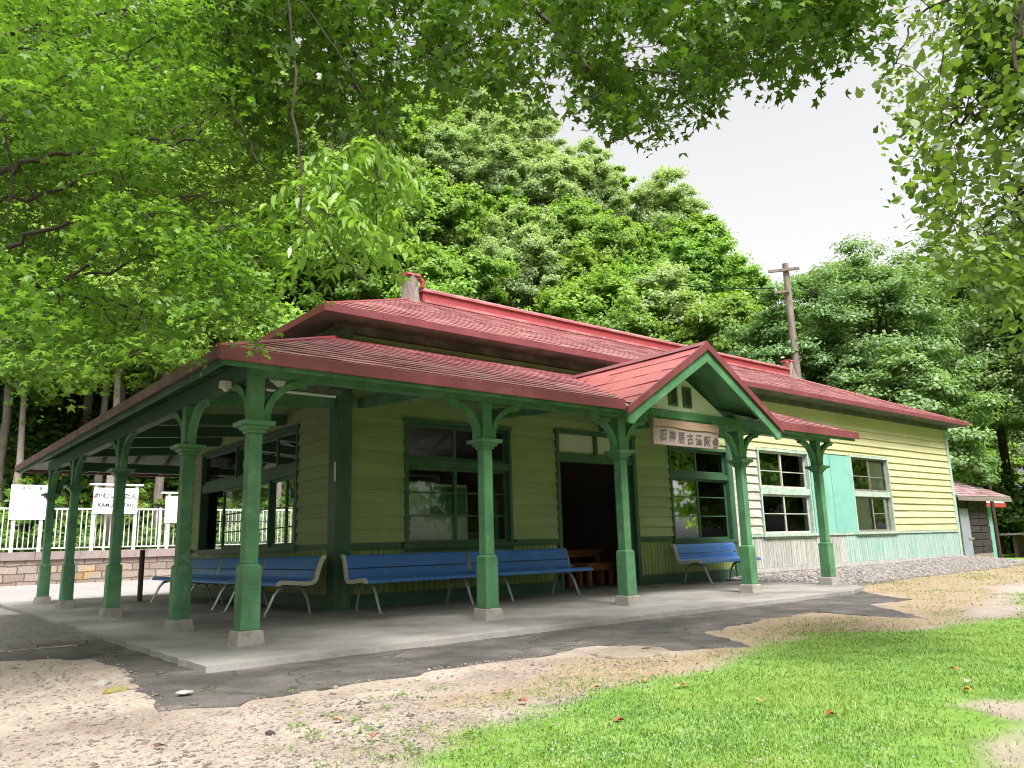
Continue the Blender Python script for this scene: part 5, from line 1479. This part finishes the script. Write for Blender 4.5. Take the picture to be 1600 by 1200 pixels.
# (a) big dark maple over the top of the picture
A1 = [(330,-70),(1385,-70),(1368,15),(1345,58),(1290,84),(1250,90),(1230,108),(1185,104),(1170,88),(1145,92),(1138,122),(1100,138),(1060,148),(1038,166),(1040,194),(985,188),(940,176),(905,156),(880,110),(862,52),(845,92),(820,138),(780,150),(740,132),(700,120),(660,128),(610,150),(588,205),(530,222),(440,210),(390,180),(345,110)]
clA = spray_clusters(r, A1, 420, 5.4, 8.6)
TB = np.array([-9.6, -9.4, -.1])
crot = np.array([-9.2, -8.9, 4.6])
foreground_tree('maple_tree', 'big dark green maple whose leafy branches hang across the top of the picture', 61,
    [([crot, at(300,-420,5.5), at(620,-220,6.4), at(900,-90,7), at(1150,-30,7.3), at(1340,-10,7.6)], .11), ([crot, at(200,-200,5.6), at(520,20,6.2), at(600,180,6.5)], .06), ([at(620,-220,6.4), at(820,0,6.8), at(960,150,6.8)], .045), ([at(300,-420,5.5), at(345,-60,5.8), at(352,60,5.8), at(362,180,5.7), at(416,265,5.7)], .014)],
    clA, 46, .31, .08, .066, MAPLE, LF['maple'], MT['dbark'], trunk=[TB, (TB+crot)/2+np.array([.1,0,0]), crot, crot], tilt=.45, hang=.12)
# (b) left foliage in two: shade painted into rear leaves, light into front sprays
A2 = [(-90,-80),(365,-80),(385,170),(425,255),(415,330),(440,385),(420,430),(372,435),(335,465),(290,490),(240,510),(195,515),(150,505),(95,510),(30,500),(-90,520)]
clB = spray_clusters(r, A2, 270, 8.0, 13.0)
TL = np.array([-12.6, 1.0, -.1])
cl_ = np.array([-11.9, .6, 3.6])
foreground_tree('maple_tree', 'maple with shade painted into its leaves, layered sprays and dark limbs at left', 62,
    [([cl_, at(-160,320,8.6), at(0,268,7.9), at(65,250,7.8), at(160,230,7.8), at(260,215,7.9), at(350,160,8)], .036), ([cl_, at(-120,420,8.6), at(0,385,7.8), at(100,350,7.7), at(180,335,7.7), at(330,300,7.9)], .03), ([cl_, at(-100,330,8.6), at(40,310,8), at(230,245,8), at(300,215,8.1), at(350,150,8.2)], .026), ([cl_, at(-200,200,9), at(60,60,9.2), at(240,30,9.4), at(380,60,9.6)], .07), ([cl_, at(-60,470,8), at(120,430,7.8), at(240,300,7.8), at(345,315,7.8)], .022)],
    clB, 185, .62, .03, .042, MAPLE, LF['leftshade'], MT['dbark'], trunk=[TL, (TL+cl_)/2, cl_, cl_], tilt=.22, hang=.08)
LOBES = [([(-90,-80),(340,-80),(330,60),(250,130),(140,170),(60,150),(-90,190)], 66), ([(120,170),(215,230),(255,310),(225,420),(170,330),(120,260)], 20), ([(-90,415),(60,400),(180,425),(255,470),(265,520),(205,560),(150,545),(95,565),(30,540),(-90,575)], 52), ([(285,350),(380,330),(455,390),(440,440),(375,450),(330,480),(300,430)], 24), ([(330,60),(420,120),(350,190),(290,150)], 10)]
clB2 = np.concatenate([spray_clusters(r, pl_, n_, 5.4, 8.2) for pl_, n_ in LOBES])
TL2 = np.array([-11.2, -3.6, -.1]); cl2 = np.array([-10.6, -3.4, 3.2])
foreground_tree('maple_tree', 'yellow green maple sprays at the left edge with light painted into their leaves', 66,
    [([cl2, at(-150,470,6.5), at(60,450,6.6), at(200,480,6.6)], .03), ([cl2, at(-150,100,7), at(60,40,7), at(240,10,7.2)], .04), ([at(-150,100,7), at(70,75,6.6), at(150,215,6.6), at(185,290,6.7), at(190,400,6.7)], .014), ([at(-60,-40,7), at(10,200,7), at(22,290,7), at(5,350,7)], .012), ([at(60,450,6.6), at(250,400,6.4), at(400,385,6.2)], .012)],
    clB2, 120, .46, .035, .042, MAPLE, LF['left'], MT['dbark'], trunk=[TL2, (TL2+cl2)/2, cl2, cl2], tilt=.25, hang=.10)
# (c) walnut sprays: pinnate leaves, long leaflets hanging
A3 = [(500,250),(550,190),(605,195),(612,280),(595,335),(578,360),(555,380),(525,375),(505,345),(500,310)]
clC = spray_clusters(r, A3, 32, 4.9, 6.0)
def pinnate(r, cl):
    C_, N_, S_, Rl = [], [], [], []
    for c in cl:
        for k in range(int(r.integers(2, 4))):
            az_ = r.uniform(0, 2*math.pi); d_ = np.array([math.cos(az_)*.8, math.sin(az_)*.8, -.35]); d_ /= np.linalg.norm(d_)
            side = np.cross(d_, [0, 0, 1]); side /= np.linalg.norm(side)
            n_ = int(r.integers(5, 8)); L_ = r.uniform(.30, .42)
            for j in range(n_):
                f_ = (j+1)/n_; p = c+d_*L_*f_+np.array([0, 0, -.16*f_*f_])
                for s_ in (-1, 1):
                    dl_ = side*s_*.75+d_*.45+np.array([0, 0, -.55])+r.normal(0, .12, 3); dl_ /= np.linalg.norm(dl_)
                    C_.append(p+dl_*.064); nn = np.cross(dl_, d_)*s_; nn = nn if nn[2] > 0 else -nn
                    N_.append(nn+r.normal(0, .2, 3)); S_.append(r.uniform(.042, .068)); Rl.append(dl_)
            C_.append(c+d_*(L_+.05)+np.array([0, 0, -.19])); N_.append([0, .2, 1]); S_.append(.06); Rl.append(d_+np.array([0, 0, -.5]))
    return np.array(C_), np.array(N_, float), np.array(S_), np.array(Rl, float)
TW = np.array([-8.9, -6.2, -.1]); cw = np.array([-8.3, -6.0, 4.4])
foreground_tree('walnut_tree', 'walnut branch with long pointed leaflets hanging in front of the left end of the roof', 63,
    [([cw, at(300,-260,5), at(440,-60,5.3), at(462,120,5.4), at(466,330,5.4), at(520,400,5.4), at(575,440,5.4)], .012), ([at(462,262,5.4), at(500,275,5.5), at(535,320,5.5)], .006), ([at(466,290,5.4), at(530,345,5.5), at(590,350,5.5)], .006), ([at(440,-60,5.3), at(560,130,5.5), at(592,210,5.5), at(588,360,5.5)], .008)],
    clC, 0, 0, 0, 0, LANCE, LF['walnut'], MT['dbark'], trunk=[TW, (TW+cw)/2, cw, cw], twig=.004, leaf_fn=pinnate)
# (d) birch hanging on the right
A4 = [(1372,0),(1480,-50),(1680,-50),(1680,540),(1615,515),(1550,450),(1495,410),(1445,380),(1445,330),(1424,255),(1388,185),(1368,150),(1378,80)]
wt = lambda px, py: .35+.65*min(1, max(0, (px-1380)/170))*(.45+.55*min(1, max(0, (py-100)/250)))
clD = spray_clusters(r, A4, 185, 5.2, 8.0, wt)
TR = np.array([3.8, -9.6, -.1]); cr_ = np.array([3.4, -9.0, 4.2])
foreground_tree('birch_tree', 'birch with loose hanging twigs of small light leaves along the right edge', 64,
    [([cr_, at(1700,-80,6.6), at(1600,-40,6.6), at(1530,40,6.6), at(1490,80,6.6)], .03), ([cr_, at(1680,60,6.5), at(1560,120,6.5), at(1545,170,6.5), at(1500,190,6.5), at(1460,205,6.6)], .026), ([cr_, at(1690,260,6.5), at(1600,300,6.5), at(1578,340,6.5), at(1572,400,6.5), at(1600,420,6.5)], .03), ([at(1600,-40,6.6), at(1430,20,6.8), at(1400,100,6.8)], .012), ([at(1600,300,6.5), at(1545,350,6.4), at(1520,370,6.4)], .012)],
    clD, 36, .26, .10, .038, BIRCH, LF['birch'], MT['dbark'], trunk=[TR, (TR+cr_)/2, cr_, cr_], twig=.0035, tilt=.9, hang=.22)
A5 = [(1496,-60),(1690,-60),(1690,190),(1600,185),(1565,170),(1545,110),(1520,60)]
clE = spray_clusters(r, A5, 46, 5.8, 7.4)
foreground_tree('maple_tree', 'dark green maple leaves hanging in the top right corner', 65,
    [([np.array([3.0,-11.6,4.4]), at(1720,-150,5), at(1600,-30,5.1), at(1590,120,5.1)], .03)],
    clE, 30, .30, .07, .072, MAPLE, LF['maple'], MT['dbark'], trunk=[np.array([3.2,-12,-.1]), np.array([3.1,-11.8,2.4]), np.array([3.0,-11.6,4.4]), np.array([3.0,-11.6,4.4])], tilt=.5, hang=.12)

# ---------------------------------------------------------------- grass, clover, gravel
def zg(x, y): return terrain(x, y)+((vnoise(x,y,.5,1)-.5)*.020+(vnoise(x,y,.17,2)-.5)*.012)*((x > -9) & (x < 9) & (y < -2))
def gmask(x, y):
    s_ = np.maximum(sdf(x, y, GRASS)/.9, sdf(x, y, FARGRASS)/2)
    s_ = np.minimum(s_, np.minimum(-sdf(x, y, DIRT2)/.5, -sdf(x, y, DIRT3)/.6))
    dry_ = np.where(sdf(x, y, DRY) > 0, np.clip((vnoise(x,y,.55,22)-.52)*2.2, 0, .55), 0)*(sdf(x, y, ASPHALT) < -.03)*(sdf(x, y, SLAB) < -.05)
    return np.maximum(dry_, np.clip(.42+s_+(vnoise(x,y,.9,3)-.5)*.9+(vnoise(x,y,.3,4)-.5)*.6, 0, 1))
r = np.random.default_rng(91)
def scatter(n, dmin, dmax, a0, a1, pw=1.0):
    d_ = dmin+(dmax-dmin)*r.random(n)**pw; a = np.radians(r.uniform(a0, a1, n))
    return CAM_POS[0]+d_*np.sin(a), CAM_POS[1]+d_*np.cos(a), d_
x, y, d_ = scatter(400000, 2.6, 26, 6, 80, 1.7)
k = r.random(len(x)) < gmask(x, y)**1.3
x, y, d_ = x[k], y[k], d_[k]
n = len(x); z = zg(x, y)
hgt = (.008+.013*r.random(n)**2)*(1+d_*.02); wd_ = .0024*(1+d_*.16)
th = r.uniform(0, 2*math.pi, n); ln = r.uniform(.2, 1.1, n)*hgt; th2 = th+r.normal(1.57, .5, n)
P0 = np.stack([x-np.cos(th)*wd_, y-np.sin(th)*wd_, z-.003], 1); P1 = np.stack([x+np.cos(th)*wd_, y+np.sin(th)*wd_, z-.003], 1)
P2 = np.stack([x+np.cos(th2)*ln, y+np.sin(th2)*ln, z+hgt], 1)
me = bpy.data.meshes.new('grass'); me.vertices.add(3*n); me.vertices.foreach_set('co', np.stack([P0,P1,P2],1).ravel())
me.loops.add(3*n); me.loops.foreach_set('vertex_index', np.arange(3*n)); me.polygons.add(n); me.polygons.foreach_set('loop_start', np.arange(n)*3); me.update(calc_edges=True)
me.materials.append(leafmat('grass_blades', (.115,.23,.036), (.275,.42,.095), .35, .03, patch=((.58,.78,.8),(1.28,1.0,.85))))
tag(link(bpy.data.objects.new('grass', me)), kind='stuff')
# dry straw and sparse tufts on the yellow strip
x, y, d_ = scatter(120000, 3, 26, 4, 76, 1.4)
dm = np.clip(.2+sdf(x, y, DRY)/.7+(vnoise(x,y,.5,8)-.5)*1.6, 0, 1)*(sdf(x, y, ASPHALT) < .02)*((y < -.2))*(sdf(x, y, SLAB) < 0)
k = r.random(len(x)) < dm*.55; x, y, d_ = x[k], y[k], d_[k]; n = len(x); z = zg(x, y)
hgt = .012+.02*r.random(n); wd_ = .0022*(1+d_*.15); th = r.uniform(0, 6.28, n); ln = r.uniform(.5, 2.2, n)*hgt
P0 = np.stack([x-np.cos(th)*wd_, y-np.sin(th)*wd_, z-.003], 1); P1 = np.stack([x+np.cos(th)*wd_, y+np.sin(th)*wd_, z-.003], 1); P2 = np.stack([x-np.sin(th)*ln, y+np.cos(th)*ln, z+hgt], 1)
me = bpy.data.meshes.new('dry_grass'); me.vertices.add(3*n); me.vertices.foreach_set('co', np.stack([P0,P1,P2],1).ravel())
me.loops.add(3*n); me.loops.foreach_set('vertex_index', np.arange(3*n)); me.polygons.add(n); me.polygons.foreach_set('loop_start', np.arange(n)*3); me.update(calc_edges=True)
me.materials.append(leafmat('straw_blades', (.16,.19,.045), (.42,.34,.16), .2, .02))
tag(link(bpy.data.objects.new('dry_grass', me)), kind='stuff')
# scattered small weeds on the soil at the lower middle
cx = r.uniform(0, 1, 60)
C_, N_ = [], []
for i in range(70):
    g_ = ground(r.uniform(430, 900), r.uniform(1075, 1195)); m_ = int(r.integers(6, 22))
    C_.append(g_+np.stack([r.normal(0,.03,m_), r.normal(0,.03,m_), .004+r.random(m_)*.02], 1)); N_.append(np.stack([r.normal(0,.5,m_), r.normal(0,.5,m_), np.ones(m_)], 1))
C_ = np.concatenate(C_)
tag(link(bpy.data.objects.new('weeds', leaf_mesh('weeds', C_, np.concatenate(N_), r.uniform(.006,.015,len(C_)), SPRAY, r, LF['under']))), kind='stuff')
# white clover heads
x, y, d_ = scatter(6000, 2.8, 15, 12, 78, 1.3)
k = (r.random(len(x)) < gmask(x, y)**2*np.clip(vnoise(x,y,.8,14)*2-.55, 0, 1)); x, y = x[k], y[k]; n = len(x)
o6 = np.array([(1,0,0),(-1,0,0),(0,1,0),(0,-1,0),(0,0,1),(0,0,-1)], float)
F8 = np.array([(0,2,4),(2,1,4),(1,3,4),(3,0,4),(2,0,5),(1,2,5),(3,1,5),(0,3,5)])
def octas(name, c, s_, mat, r, jit=.25):
    n = len(c)
    v = c[:, None]+o6[None]*s_[:, None, :]*(1+r.normal(0, jit, (n, 6, 1)))
    f_ = (F8[None]+6*np.arange(n)[:, None, None]).reshape(-1)
    me = bpy.data.meshes.new(name); me.vertices.add(6*n); me.vertices.foreach_set('co', v.ravel()); me.loops.add(len(f_)); me.loops.foreach_set('vertex_index', f_)
    me.polygons.add(8*n); me.polygons.foreach_set('loop_start', np.arange(8*n)*3); me.update(calc_edges=True); me.materials.append(mat)
    return tag(link(bpy.data.objects.new(name, me)), kind='stuff')
sz = r.uniform(.0022, .0050, n)
octas('clover_flowers', np.stack([x, y, zg(x, y)+.03], 1), np.stack([sz, sz, sz], 1), paint('clover_white', (.62,.62,.54), None, rough=.9, bump=0, var=.1), r, .1)
# pebbles on the bare soil
x, y, d_ = scatter(60000, 2.6, 11, -16, 50, 1.3)
s1_, s2_, s3_ = sdf(x, y, ASPHALT), gmask(x, y), sdf(x, y, SLAB)
k = (s1_ < .16*r.random(len(x))**2) & (s3_ < -.05) & (r.random(len(x)) > s2_*1.3) & (y < -.9) & (r.random(len(x)) < np.clip(.25+vnoise(x,y,.7,16)*.8+1.2*np.clip(1+s1_/.25,0,1)**2, 0, 1))
x, y, d_ = x[k], y[k], d_[k]; n = len(x)
sz = .003+.012*r.random(n)**3.5; sz *= np.where(r.random(n) < .02, 1.7, 1)*np.where((s1_[k] > -.22) & (r.random(n) < .35), 1.7, 1)
pebm = paint('pebble_stone', (.26,.225,.195), None, rough=.9, var=.1, bump=.3, island=.5)
octas('pebbles', np.stack([x, y, zg(x, y)+sz*.1+.012*(s1_[k] > 0)], 1), np.stack([sz*r.uniform(.8,1.5,n), sz*r.uniform(.8,1.5,n), sz*.55], 1), pebm, r)
# gravel bank along the right wall
n = 16000
x = r.uniform(7.8, 23.2, n); y = -.05-r.random(n)**1.2*2.9
k = (sdf(x, y, GRAVEL)+r.normal(0, .3, n) > 0) & (sdf(x, y, SLAB) < -.03); x, y = x[k], y[k]; n = len(x)
sz = .016+.030*r.random(n)**2
octas('gravel', np.stack([x, y, terrain(x, y)+sz*.2], 1), np.stack([sz*r.uniform(.8,1.5,n), sz*r.uniform(.8,1.5,n), sz*.7], 1), paint('gravel_stone', (.26,.232,.218), None, rough=.9, var=.1, bump=.3, island=.42), r)
